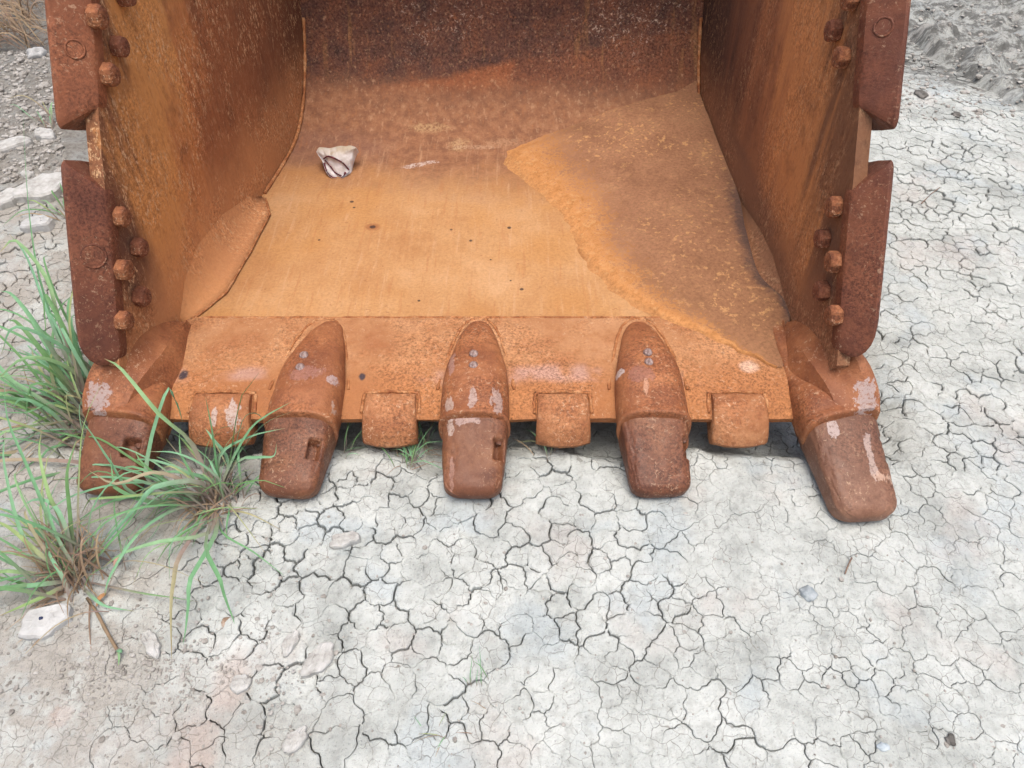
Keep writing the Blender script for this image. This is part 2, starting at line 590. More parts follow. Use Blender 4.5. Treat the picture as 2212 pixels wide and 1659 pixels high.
# --- wrapper: floor and curved back in one plate
def wrapper():
    nu = 90
    v, f = [], []
    for k, p in enumerate(PR):
        a, b = xl(p.x) - 0.012, xr(p.x) + 0.012
        for i in range(nu + 1):
            u = i / nu
            x = a + (b - a) * u
            e = math.sin(math.pi * u) ** 0.5
            d = (0.006 * fbm(x, p.x, 2.0, 2) + 0.0016 * fbm(x, p.x + p.y, 9, 3)) * e
            t = (PR[min(k + 1, len(PR) - 1)] - PR[max(k - 1, 0)]).normalized()
            v.append((x, p.x - t.y * d, p.y + t.x * d))
    n = nu + 1
    for k in range(len(PR) - 1):
        for i in range(nu):
            q = k * n + i
            f.append((q, q + 1, q + n + 1, q + n))
    return mesh('wrapper', v, f, True)

def wrapper_material():
    t = NT('rusty bucket floor')
    X, Y, Z = t.xyz()
    n1 = t.noise(6, detail=4, rough=0.6)
    n2 = t.noise(30, detail=3, rough=0.65)
    nn = t.math('SUBTRACT', n1, 0.5)
    # base rust by zone: tan dust on the flat floor, brown in the bend, darker brown on the back
    flo = t.ramp(n1, [(0.32, (0.375, 0.178, 0.066)), (0.52, (0.43, 0.225, 0.090)), (0.72, (0.475, 0.268, 0.125))])
    flo = t.mix(t.rng(t.noise(3.1, vec=t.mapv(loc=(2, 2, 7)), detail=3), 0.45, 0.65, 0, 0.7), flo, (0.42, 0.200, 0.062))
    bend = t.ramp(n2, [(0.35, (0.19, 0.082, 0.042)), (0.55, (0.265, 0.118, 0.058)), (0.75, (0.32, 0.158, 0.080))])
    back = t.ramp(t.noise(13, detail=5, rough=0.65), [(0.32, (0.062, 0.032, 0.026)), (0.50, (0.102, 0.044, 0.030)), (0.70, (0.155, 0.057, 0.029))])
    # wedge of bright red rust low on the back, on its left half
    wl = t.math('SUBTRACT', Z, t.math('MULTIPLY_ADD', X, 0.145, 0.255))
    wedge = t.math('MULTIPLY', t.rng(t.math('ADD', wl, t.math('MULTIPLY', nn, 0.05)), 0.012, -0.012), t.rng(Z, 0.15, 0.20))
    wedge = t.math('MULTIPLY', wedge, t.rng(t.math('ADD', X, t.math('MULTIPLY', nn, 0.1)), 0.02, -0.02, 0.35, 1))
    back = t.mix(t.math('MULTIPLY', wedge, 0.85), back, t.mix(n2, (0.19, 0.062, 0.026), (0.33, 0.105, 0.035)))
    # where the deposits end
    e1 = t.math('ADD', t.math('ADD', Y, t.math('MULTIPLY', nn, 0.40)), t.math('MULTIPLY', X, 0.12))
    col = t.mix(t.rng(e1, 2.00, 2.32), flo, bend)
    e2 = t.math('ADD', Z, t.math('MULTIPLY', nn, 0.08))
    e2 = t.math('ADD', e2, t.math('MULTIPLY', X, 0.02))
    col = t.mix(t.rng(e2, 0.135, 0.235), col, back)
    # purplish bare patches in the bend
    col = t.mix(t.math('MULTIPLY', t.spot((-0.62, 2.36, 0.09), (0.20, 0.10, 0.2), 0.5, 1.2, 14), 0.4), col, (0.18, 0.09, 0.070))
    for c, r, pc, s in (((-0.285, 2.475, .10), (.06, .018, .03), (0.42, 0.27, 0.13), .7), ((-0.18, 2.395, .085), (.03, .035, .03), (0.40, 0.26, 0.13), .7),
                        ((-0.125, 2.385, .08), (.085, .010, .03), (0.42, 0.27, 0.17), .6), ((-0.02, 2.41, .085), (.07, .018, .03), (0.36, 0.21, 0.12), .5),
                        *[(tuple(onwrap(a_, b_)), (.020, .010, .03), (0.55, 0.46, 0.42), .7) for a_, b_ in ((882, 360), (900, 356), (917, 352), (934, 349))]):
        col = t.mix(t.math('MULTIPLY', t.math('MULTIPLY', t.spot(c, r, 0.35, 2.4, 45), t.rng(t.noise(125, detail=4, rough=0.78), 0.42, 0.54)), s * 0.9), col, pc)
    # dribbles of dry mud on the back
    dr = t.math('MULTIPLY', t.rng(t.noise(80, detail=5, rough=0.78, dist=0.8), 0.575, 0.615), t.rng(t.noise(4.5, vec=t.mapv(loc=(1, 1, 8)), detail=3), 0.46, 0.58))
    dr = t.math('MULTIPLY', dr, t.rng(Z, 0.22, 0.32))
    col = t.mix(t.math('MULTIPLY', dr, 0.75), col, (0.52, 0.40, 0.31))
    col = t.mix(t.math('MULTIPLY', t.rng(t.noise(9, vec=t.mapv(scale=(4, 0.4, 0.4), loc=(5, 1, 8)), detail=3), 0.58, 0.70), t.rng(Z, 0.17, 0.27, 0, 0.45)), col, (0.30, 0.15, 0.055))
    # pitted rust spots in the floor dust
    for (px, py, r) in ((805, 491, .021), (1100, 492, .006), (1127, 625, .005), (1103, 607, .003), (975, 497, .004), (760, 436, .006), (765, 448, .004), (1017, 520, .005), (905, 650, .004), (1060, 560, .003), (690, 520, .004)):
        p = onwrap(px, py)
        if r > 0.01:
            col = t.mix(t.math('MULTIPLY', t.spot(p, (r, r * .85, .03), 0.35, 0.5, 90), .75), col, (0.27, 0.095, 0.035))
            r *= 0.42
        col = t.mix(t.math('MULTIPLY', t.spot(p, (r, r, .03), 0.3, 0.7, 120), .9), col, (0.045, 0.026, 0.022))
    # scratch grain running out of the bucket
    sg = t.noise(75, vec=t.mapv(scale=(1, 0.06, 1)), detail=4, rough=0.7)
    col = t.mix(t.rng(sg, 0.54, 0.70, 0, 0.35), col, (0.53, 0.32, 0.18))
    col = t.mix(t.rng(sg, 0.44, 0.32, 0, 0.35), col, (0.34, 0.13, 0.045))
    g = t.noise(125, detail=4, rough=0.78)
    gl = t.rng(Z, 0.16, 0.28, 0.22, 0.9)
    col = t.mix(gl, col, t.mix(1.0, col, t.ramp(g, [(0.36, (0.38, 0.35, 0.34)), (0.5, (1, 1, 1)), (0.64, (1.5, 1.5, 1.5))]), 'MULTIPLY'))
    dk = t.rng(t.noise(75, vec=t.mapv(loc=(3, 1, 1)), detail=2), 0.68, 0.73)
    col = t.mix(t.math('MULTIPLY', dk, 0.4), col, (0.20, 0.075, 0.03))
    nb = t.bump(t.math('ADD', g, t.math('MULTIPLY', n2, 1.5)), 0.35, 0.003)
    return t.done(t.sat(col, 0.97), 0.88, nb)
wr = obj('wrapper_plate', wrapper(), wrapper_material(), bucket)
wr['label'] = 'tan dusted floor curving up into the dark brown back'
sm = wr.modifiers.new('thickness', 'SOLIDIFY'); sm.thickness = 0.03; sm.offset = -1

# --- side plates
EDGE = lambda t: (1.217 + 0.514 * t, 0.226 + 0.857 * t)      # mouth edge of the side plates, t metres up from the corner
def side_plate(side):
    pl = [(1.50, .055), (1.40, .05), (1.30, .05), (1.24, .15), EDGE(-.02), EDGE(0), EDGE(.42), EDGE(.95)] + [(p.x + .012, p.y) for p in PR[::-2]]
    v, n = [], len(pl)
    fx = xl if side < 0 else xr
    for off in (0, -0.028 if side < 0 else 0.028):
        for (Y, Z) in pl: v.append((fx(Y) + off, Y, Z))
    f = [tuple(range(n)), tuple(range(2 * n - 1, n - 1, -1))] + [(i, (i + 1) % n, (i + 1) % n + n, i + n) for i in range(n)]
    me = mesh('side_plate', v, f)
    bm = bmesh.new(); bm.from_mesh(me)
    bmesh.ops.recalc_face_normals(bm, faces=bm.faces)
    bm.to_mesh(me); bm.free()
    return me
def side_material(name, stops, low, flecks, stain):
    t = NT(name)
    X, Y, Z = t.xyz()
    st = t.noise(9, vec=t.mapv(scale=(1, 1.6, 0.16)), detail=5, rough=0.6)
    n1 = t.noise(11, detail=5, rough=0.65)
    # runs of rust follow the fall of the rain down the plate; distance back from the mouth edge picks the band
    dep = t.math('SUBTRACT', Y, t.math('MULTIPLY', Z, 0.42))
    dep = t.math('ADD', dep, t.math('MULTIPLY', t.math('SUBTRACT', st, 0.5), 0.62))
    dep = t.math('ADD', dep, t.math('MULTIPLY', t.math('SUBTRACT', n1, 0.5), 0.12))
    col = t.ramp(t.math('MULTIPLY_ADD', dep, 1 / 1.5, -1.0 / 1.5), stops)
    col = t.mix(t.rng(n1, 0.52, 0.68, 0, 0.4), col, BROWN)
    fi = t.noise(70, vec=t.mapv(scale=(1, 1, 0.35)), detail=4, rough=0.7)
    col = t.mix(t.rng(fi, 0.50, 0.70, 0, 0.45), col, t.mix(1.0, col, (0.42, 0.36, 0.36), 'MULTIPLY'))
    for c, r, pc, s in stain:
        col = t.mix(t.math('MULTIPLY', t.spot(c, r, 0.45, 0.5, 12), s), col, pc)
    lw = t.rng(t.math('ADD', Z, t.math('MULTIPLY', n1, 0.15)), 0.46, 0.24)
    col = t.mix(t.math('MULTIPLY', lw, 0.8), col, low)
    wv = t.mapv(scale=(1, 1, 0.45))
    fl = t.math('MULTIPLY', t.rng(t.noise(100, vec=wv, detail=5, rough=0.75, dist=0.8), 0.545, 0.59), t.rng(t.noise(5.5, vec=t.mapv(loc=(2, 7, 1)), detail=3), 0.40, 0.60, 0.12, 1))
    col = t.mix(t.math('MULTIPLY', fl, flecks), col, (0.56, 0.34, 0.17))
    g = t.noise(125, detail=4, rough=0.78)
    col = t.mix(t.rng(t.noise(5.5, vec=t.mapv(loc=(2, 7, 1)), detail=3), 0.40, 0.60, 0.15, 0.95), col, t.mix(1.0, col, t.ramp(g, [(0.34, (0.55, 0.50, 0.48)), (0.5, (1, 1, 1)), (0.66, (1.4, 1.4, 1.4))]), 'MULTIPLY'))
    nb = t.bump(t.math('ADD', g, t.math('MULTIPLY', fi, 1.5)), 0.5, 0.003)
    return t.done(t.sat(col, 0.94), 0.84, nb)
M_SIDE_L = side_material('rusty streaked side, left', [(0.10, (0.20, 0.075, 0.030)), (0.17, (0.22, 0.085, 0.032)), (0.23, (0.50, 0.205, 0.045)), (0.34, (0.54, 0.225, 0.05)), (0.42, (0.40, 0.138, 0.034)), (0.49, (0.27, 0.088, 0.027)), (0.75, (0.22, 0.074, 0.026)), (0.95, (0.13, 0.048, 0.022))],
                         (0.50, 0.215, 0.075), 0.85, [((-.86, 1.40, .30), (.1, .07, .2), (0.13, 0.055, 0.032), .8)])
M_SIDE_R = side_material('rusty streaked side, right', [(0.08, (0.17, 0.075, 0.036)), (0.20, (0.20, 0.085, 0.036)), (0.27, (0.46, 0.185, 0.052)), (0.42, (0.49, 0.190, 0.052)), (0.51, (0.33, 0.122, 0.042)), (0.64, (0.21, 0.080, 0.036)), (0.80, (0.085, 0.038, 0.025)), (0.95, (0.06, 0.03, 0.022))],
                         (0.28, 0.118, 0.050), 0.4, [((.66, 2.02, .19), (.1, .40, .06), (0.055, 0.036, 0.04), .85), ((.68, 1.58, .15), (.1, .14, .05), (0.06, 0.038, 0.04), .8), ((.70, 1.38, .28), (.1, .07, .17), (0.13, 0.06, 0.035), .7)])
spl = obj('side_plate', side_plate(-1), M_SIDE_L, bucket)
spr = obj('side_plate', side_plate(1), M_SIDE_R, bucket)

M_WELD = rust('weld rust', RED, ORANGE, (0.52, 0.27, 0.12), 0.3, 0.85, 30)
M_PLATE = rust('rusty corner plate', (0.36, 0.145, 0.047), (0.43, 0.185, 0.064), (0.47, 0.22, 0.085), 0.2, 0.86, 5, bumps=0.2)
# --- corner wear plates between floor and sides
def corner(side):
    if side < 0:
        A = [onwall(374, 655, -1, -.006), onwall(384, 575, -1, -.006), onwall(418, 495, -1, -.006), onwall(470, 437, -1, -.006), onwall(530, 412, -1, -.006), onwall(566, 420, -1, -.004)]
        Bp = [onz(402, 700, .101), onz(445, 668, .103), onz(490, 630, .102), onz(540, 545, .099), onz(583, 462, .094), onz(574, 428, .092)]
    else:
        A = [onwall(1722, 690, 1, -.012), onwall(1708, 600, 1, -.012), onwall(1690, 530, 1, -.012), onwall(1655, 470, 1, -.012), onwall(1615, 420, 1, -.012)]
        Bp = [Vector((.66, 1.49, .101)), Vector((.625, 1.58, .102)), Vector((.60, 1.70, .101)), Vector((.585, 1.82, .098)), Vector((.60, 2.0, .092))]
    rows = []
    for a, b in zip(A, Bp):
        rows.append([a.lerp(b, k / 6) + Vector((side * .2 * abs(a.x - b.x) * math.sin(math.pi * k / 6), 0, -.2 * abs(a.z - b.z) * math.sin(math.pi * k / 6))) for k in range(7)])
    v = [p for r in rows for p in r]
    f = [(i * 7 + k, i * 7 + k + 1, i * 7 + k + 8, i * 7 + k + 7) for i in range(len(rows) - 1) for k in range(6)]
    me = mesh('corner_plate', v, f, True)
    bm = bmesh.new(); bm.from_mesh(me)
    bmesh.ops.recalc_face_normals(bm, faces=bm.faces)
    bm.faces.ensure_lookup_table()
    if sum(q.normal.z for q in bm.faces) < 0: bmesh.ops.reverse_faces(bm, faces=bm.faces)
    bm.to_mesh(me); bm.free()
    o = obj('corner_plate', me, M_SIDE_L if side < 0 else M_SIDE_R, bucket)
    s = o.modifiers.new('thickness', 'SOLIDIFY'); s.thickness = 0.01; s.offset = -1
    obj('weld_bead', tube('weld_bead', Bp, 0.0035, 6, 0.35, 8), M_WELD, o)
corner(-1); corner(1)
# weld along wrapper and sides
for sd in (-1, 1):
    fx = xl if sd < 0 else xr
    pts = [(fx(p.x) - sd * 0.006, p.x - 0.006, p.y + 0.004) for p in PR[22:75:2]] if sd < 0 else [(fx(p.x) - sd * 0.006, p.x - 0.006, p.y + 0.004) for p in PR[22:75:2]]
    obj('weld_bead', tube('weld_bead', pts, 0.006, 6, 0.2, 3), M_WELD, bucket)

# --- cutting lip
def lip():
    cs = [(1.487, .1045), (1.470, .107), (1.40, .107), (1.33, .106), (1.285, .1035), (1.255, .0995), (1.215, .0915), (1.183, .0825), (1.168, .0745), (1.172, .060), (1.25, .050), (1.49, .050)]
    n = 120
    rings = []
    for i in range(n + 1):
        x = -0.93 + 1.73 * i / n
        r = []
        for k, (Y, Z) in enumerate(cs):
            j = 0.0022 * fbm(x, k * .3, 7, 3) if k in (5, 6, 7, 8, 9) else 0.0008 * fbm(x, k * .3, 9, 2)
            r.append(Vector((x, Y + j + (0.006 * nz(x, 0, 3, 5) if k in (6, 7, 8, 9) else 0), Z + j)))
        rings.append(r)
    return crisp(loft('cutting_lip', rings), 40)
def lip_extra(t, col):
    X, Y, Z = t.xyz()
    n = t.noise(8, vec=t.mapv(scale=(0.5, 1, 1)), detail=4)
    d = t.math('ADD', Y, t.math('MULTIPLY', t.math('SUBTRACT', n, 0.5), 0.09))
    col = t.mix(t.rng(d, 1.36, 1.24), col, t.mix(n, (0.27, 0.094, 0.030), (0.42, 0.175, 0.055)))
    band = t.math('MULTIPLY', t.rng(t.math('ABSOLUTE', t.math('SUBTRACT', d, 1.285)), 0.035, 0.008), t.rng(t.noise(7, vec=t.mapv(loc=(4, 2, 2)), detail=3), 0.48, 0.62))
    col = t.mix(t.math('MULTIPLY', band, 0.6), col, (0.42, 0.26, 0.22))
    for (px, py, r) in ((399, 815, .011), (783, 818, .008)):
        p = onz(px, py, .095)
        col = t.mix(t.spot(p, (r, r * 1.3, .03), 0.3, 0.7, 80), col, (0.06, 0.04, 0.045))
    p = onz(1617, 795, .10)
    col = t.mix(t.math('MULTIPLY', t.spot(p, (.022, .018, .03), 0.35, 0.6, 60), .75), col, (0.60, 0.40, 0.29))
    return col
M_LIP = rust('lip rust', (0.31, 0.117, 0.040), (0.39, 0.178, 0.070), (0.43, 0.212, 0.095), 0.35, 0.85, 7, extra=lip_extra)
lipo = obj('cutting_lip', lip(), M_LIP, bucket)
obj('weld_bead', tube('weld_bead', [(xl(1.48) + .01 + .148 * k, 1.486, .104) for k in range(11)], 0.0032, 6, 0.4, 8), M_WELD, lipo)

# --- side cutters: thick shrouds that straddle the mouth edge
def cutter(side, lower):
    """slanted cast shroud: its broad face runs from the plate's inner arris forward and outward"""
    fx = xl if side < 0 else xr
    cs = [(-.030, .0012), (-.028, .0035), (-.008, .0045), (.0, .003), (.006, -.002), (.018, -.016), (.030, -.031), (.041, -.044), (.0455, -.050), (.046, -.055), (.042, -.060), (.030, -.063), (-.02, -.060), (-.09, -.055), (-.09, -.031), (-.02, -.030), (-.002, -.028), (-.003, .0008)]
    N = 40
    rings = []
    for i in range(N + 1):
        u = i / N
        u = u * u * (3 - 2 * u) * .5 + u * .5
        r = []
        for k, (a, b) in enumerate(cs):
            c = min(1.2, max(0, -b / .05))
            if lower:
                hi = .357 + .046 * c
                q = min(.99, abs(c - .38) / .85)
                lo = (-.016 if side < 0 else .002) + .085 * (1 - math.sqrt(1 - q * q))
            else:
                hi, lo = .92, .512 - .034 * c
            tt = lo + (hi - lo) * u
            pin = 1 - 0.16 * (math.exp(-u * 60) + math.exp(-(1 - u) * 60))
            aa, bb = .005 + (a - .005) * pin, -.035 + (b + .035) * pin
            wob = 0.0008 * nz(tt, k * .2, side, 16)
            Y = EDGE(tt)[0] - .857 * (aa + wob)
            Z = EDGE(tt)[1] + .514 * (aa + wob)
            r.append(Vector((fx(Y) - side * (bb + wob), Y, Z)))
        rings.append(r)
    me = loft('side_cutter', rings)
    return crisp(me, 24)
def cut_extra(cs):
    def ex(t, col):
        for c, r0 in cs:
            d = t.vmath('LENGTH', t.vmath('SUBTRACT', t.P, tuple(c)))
            ring = t.rng(t.math('ABSOLUTE', t.math('SUBTRACT', d, r0)), 0.0035, 0.001)
            col = t.mix(t.math('MULTIPLY', ring, 0.6), col, (0.33, 0.13, 0.06))
        return col
    return ex
M_CUT = rust('cutter rust', (0.085, 0.026, 0.015), (0.140, 0.043, 0.021), (0.19, 0.062, 0.026), 0.32, 0.6, 6, bumps=0.3)
M_CUTL = rust('cutter rust, upper left', (0.15, 0.045, 0.018), (0.22, 0.068, 0.025), (0.26, 0.088, 0.034), 0.35, 0.62, 6, bumps=0.3)
cutL = obj('side_cutter', cutter(-1, True), M_CUT, bucket)
cutL2 = obj('side_cutter', cutter(-1, False), M_CUTL, bucket)
cutR = obj('side_cutter', cutter(1, True), M_CUT, bucket)
cutR2 = obj('side_cutter', cutter(1, False), M_CUT, bucket)
# rings cast into the cutter faces
def ringmesh(r, w, n):
    n = n.normalized(); e1 = n.orthogonal().normalized(); e2 = n.cross(e1)
    rings = []
    for k in range(25):
        q = 2 * math.pi * k / 24
        e = e1 * math.cos(q) + e2 * math.sin(q)
        rings.append([e * (r + w * math.cos(s)) + n * (w * 0.6 * math.sin(s)) for s in [j * math.pi / 3 for j in range(6)]])
    return loft('cast_ring', rings, caps=False)
for sd, t, par, r in ((-1, .62, cutL2, .017), (-1, .22, cutL, .024), (1, .66, cutR2, .017)):
    a_, b_ = .0235, -.0215
    Y, Z = EDGE(t)[0] - .857 * a_, EDGE(t)[1] + .514 * a_
    p = Vector(((xl if sd < 0 else xr)(Y) - sd * b_, Y, Z))
    nn = Vector((-sd * .043, -.857 * .062, .514 * .062))
    obj('cast_ring', ringmesh(r, .0022, nn), M_CUTL if par is cutL2 else M_CUT, par, p)

# --- hex bolts
def boltmesh():
    prof = [(0, .021), (.004, .0235), (.021, .0235), (.026, .0205), (.028, .012), (.0285, .0)]
    rings = []
    for h, r in prof:
        rr = []
        for k in range(24):
            q = 2 * math.pi * k / 24
            s = math.cos(math.pi / 6) / math.cos(((q) % (math.pi / 3)) - math.pi / 6)
            m = 0.75 if h < .022 else 0.4
            rad = max(r, 1e-4) * (s * m + (1 - m) * 0.97)
            rad *= 1 + 0.05 * nz(math.cos(q), math.sin(q), h * 60, 2.2)
            rr.append(Vector((h + .0012 * nz(math.cos(q) * 2, math.sin(q) * 2, h * 40, 2), rad * math.cos(q), rad * math.sin(q))))
        rings.append(rr)
    return loft('bolt', rings, smooth=False)
washer = [(0, .0), (0, .027), (.004, .027), (.005, .022), (.005, 0)]
BM = boltmesh()
M_BOLT = rust('bolt rust', MAROON, (0.25, 0.085, 0.030), (0.38, 0.155, 0.058), 0.9, 0.85, 25)
M_BOLT_D = rust('dark bolt rust', MAROON, (0.19, 0.06, 0.026), (0.30, 0.11, 0.045), 0.8, 0.8, 25)
BM2 = BM.copy()
BM.materials.append(M_BOLT); BM2.materials.append(M_BOLT_D)
BOLTS = [(-1, 215, 36, 0), (-1, 263, 100, 1), (-1, 241, 161, 0), (-1, 275, -12, 1), (-1, 267, 468, 0), (-1, 306, 534, 1), (-1, 271, 582, 0), (-1, 310, 640, 1), (-1, 273, 692, 0),
         (1, 1832, -2, 0), (1, 1796, 66, 1), (1, 1813, 124, 0), (1, 1798, 447, 0), (1, 1772, 515, 1), (1, 1797, 565, 0), (1, 1771, 628, 1), (1, 1797, 681, 0)]
for sd, px, py, dk in BOLTS:
    p = onwall(px, py, sd, 0.016)
    p.x = (xl if sd < 0 else xr)(p.y) - 0.001 * (-sd)
    o = obj('bolt', BM2 if dk else BM, None, bucket, p)
    o.rotation_euler = Vector((-sd, -0.10 if sd < 0 else -0.045, 0)).to_track_quat('X', 'Z').to_euler()
    o.rotation_euler.rotate_axis('X', random.uniform(0, 1))
    s = random.uniform(0.93, 1.06); o.scale = (s, s, s)

# --- tooth adapters and teeth
def se(q, n):
    c, s = math.cos(q), math.sin(q)
    return math.copysign(abs(c) ** (2 / n), c), math.copysign(abs(s) ** (2 / n), s)
def adapter(X, yaw=0.0, k=1.0, seed=0, end=False):
    st = [(1.126, .074, .133), (1.128, .0815, .146), (1.136, .0825, .148), (1.15, .0800, .148), (1.19, .0805, .153), (1.24, .079, .157), (1.285, .073, .156), (1.33, .0635, .150), (1.375, .0535, .141), (1.415, .044, .130), (1.445, .034, .119), (1.463, .024, .111), (1.472, .010, .104)]
    S = spline([Vector(a) for a in st], 40)
    rings = []
    cy, sy = math.cos(yaw), math.sin(yaw)
    for p in S:
        Y, hw, zt = p.x, max(.003, p.y * k), p.z
        if end:
            e = sstep(1.16, 1.30, Y)
            hw *= 1 - .30 * e; zt = zt + (min(zt, .122) - zt) * e
        zb = 0.02 + 0.05 * sstep(1.2, 1.3, Y)
        zc, hh = (zt + zb) / 2, (zt - zb) / 2
        r = []
        for j in range(40):
            c, s = se(2 * math.pi * j / 40, 2.7)
            x, z = c * hw, zc + s * hh
            x += 0.0016 * nz(x * 20, Y * 20, seed, 1.0); z += 0.0028 * fbm(x + seed, Y, 14, 3)
            dy = Y - 1.13
            r.append(Vector((X + x * cy + dy * sy * -1, 1.13 + dy * cy + x * sy, z)))
        rings.append(r)
    return loft('tooth_adapter', rings)
def tooth(base, tip, hw0, hw1, hh0, hh1, seed, hole=None, roll=0.0):
    """cap lofted along its axis; high-resolution so that worn corners, dents and the pin recess are modelled in it"""
    base, tip = Vector(base), Vector(tip)
    ax = (tip - base)
    L = ax.length
    ax.normalize()
    side = ax.cross(Vector((0, 0, 1))).normalized()
    if side.x < 0: side = -side
    upv = side.cross(ax).normalized()
    if upv.z < 0: upv = -upv
    N, Mq = 64, 112
    rings = []
    for i in range(N + 1):
        u = i / N
        s = 1 - (1 - u) ** 1.6
        g = 1.0
        if s > 0.82:
            q = (s - 0.82) / 0.18
            g = math.sqrt(max(0.0, 1 - q ** 2.6))
        hw = (hw0 + (hw1 - hw0) * s ** 1.15) * (1 - 0.05 * math.exp(-s * 40))
        hh = (hh0 + (hh1 - hh0) * s ** 0.85)
        gw = 0.30 + 0.70 * g if s > .82 else 1.0
        if i == N: g = 0.02
        r = []
        for j in range(Mq):
            a, b = se(2 * math.pi * j / Mq, 4.2)
            x, z = a * hw * (gw if g > .05 else .3), b * hh * max(g, 0.02) ** 0.8
            ny = 0.0016 * fbm(s * 1.3 + seed, a + b, 2.2, 3) + 0.0006 * fbm(s * 4, a * 3 + b, 4, 2, seed)
            cor = (abs(a) * abs(b)) ** 3
            ny -= cor * .0028 * sstep(.05, .5, fbm(s * 3 + seed, a * 2 + b * 5, 2.5, 3, seed))
            z += ny * (1 if b > 0 else .3); x += ny * a
            if b > 0.3: z += 0.004 * (1 - a * a)          # slight crown
            if hole and b > -0.2:
                hs, hx, ls, lx, dep = hole
                ds, dx = abs(s - hs) / ls, abs(a * hw - hx) / lx
                m = sstep(1.12, 0.92, max(ds, dx))
                z -= dep * m * (1 if b > 0.3 else .4)
                x -= dep * 0.6 * m * (1 if hx > 0 else -1)
            r.append(base + ax * (s * L) + side * x + upv * z)
        rings.append(r)
    return loft('tooth', rings)

def worn(sp):
    return [(c, r, pc, s, wp) for c, r, pc, s, wp in sp]
STL = (0.40, 0.34, 0.33)
SPOTS_AD = worn([((-.905, 1.16, .15), (.028, .045, .05), STL, .85, .5), ((.775, 1.165, .15), (.030, .05, .05), STL, .9, .5),
                 ((-.088, 1.165, .15), (.012, .036, .03), (.44, .36, .33), .75, .7), ((-.030, 1.165, .15), (.018, .036, .03), (.44, .36, .33), .7, .8), ((-.138, 1.155, .14), (.012, .026, .04), (.46, .38, .33), .7, .8),
                 ((-.138, 1.27, .13), (.010, .05, .04), (.36, .22, .19), .7, .8), ((-.405, 1.225, .15), (.02, .014, .03), (.42, .36, .36), .75, .6), ((-.47, 1.235, .16), (.045, .022, .03), (.30, .15, .13), .6, .7), ((-.395, 1.16, .14), (.008, .03, .03), (.44, .35, .30), .7, .8),
                 ((.235, 1.30, .15), (.010, .032, .04), (.50, .46, .45), .8, .6), ((.244, 1.255, .15), (.017, .014, .04), (.50, .46, .45), .85, .6), ((.29, 1.235, .16), (.035, .025, .03), (.26, .12, .10), .6, .7), ((.30, 1.195, .155), (.008, .03, .03), (.60, .36, .24), .5, .8)])
M_AD = rust('adapter rust', (0.185, 0.058, 0.022), (0.265, 0.090, 0.030), (0.37, 0.142, 0.050), 0.5, 0.56, 9, SPOTS_AD, 0.35)
SPOTS_T = worn([((-.10, 1.125, .125), (.035, .012, .04), (.42, .30, .27), .7, .9), ((-.135, 1.11, .115), (.008, .026, .03), (.44, .35, .30), .7, .8), ((-.130, 1.02, .07), (.006, .045, .04), (.38, .22, .17), .6, .5),
                ((.70, 1.10, .12), (.014, .022, .04), (.46, .38, .36), .8, .6), ((.77, 1.05, .09), (.010, .065, .05), (.46, .37, .33), .7, .7), ((.785, 1.00, .05), (.03, .012, .05), (.55, .38, .28), .7, .8)])
M_T = rust('tooth rust', (0.100, 0.035, 0.019), (0.150, 0.053, 0.024), (0.205, 0.079, 0.031), 0.35, 0.50, 6, SPOTS_T, 0.2)
M_T5 = rust('tooth rust, pale worn', (0.125, 0.054, 0.032), (0.175, 0.079, 0.045), (0.24, 0.120, 0.073), 0.35, 0.48, 6, SPOTS_T, 0.2)
M_SH = rust('shroud rust', (0.24, 0.080, 0.027), (0.325, 0.125, 0.043), (0.41, 0.18, 0.072), 0.55, 0.72, 12,
            worn([((-.63, 1.165, .09), (.020, .035, .05), (.46, .40, .37), .85, .9), ((-.67, 1.155, .09), (.008, .026, .05), (.46, .40, .37), .8, .8)]))
TX = [(-.866, 0.11, 1.02), (-.472, 0.05, 1.0), (-.084, 0.0, .97), (.317, 0.0, 1.0), (.732, -.22, 1.03)]
TEETH = [((-.864, 1.150, .072), (-.880, .990, .028), .0785, .068, .059, .022, 1, (.42, .046, .11, .015, .026)),
         ((-.472, 1.150, .072), (-.488, .985, .026), .077, .062, .059, .022, 2, (.42, .050, .11, .012, .026)),
         ((-.082, 1.150, .072), (-.086, .984, .026), .0755, .061, .059, .022, 3, (.42, .056, .12, .010, .026)),
         ((.316, 1.150, .072), (.324, .987, .026), .077, .063, .059, .022, 4, (.42, .064, .12, .008, .022)),
         ((.732, 1.150, .072), (.749, .925, .028), .081, .066, .059, .027, 5, (.36, .078, .12, .009, .014))]
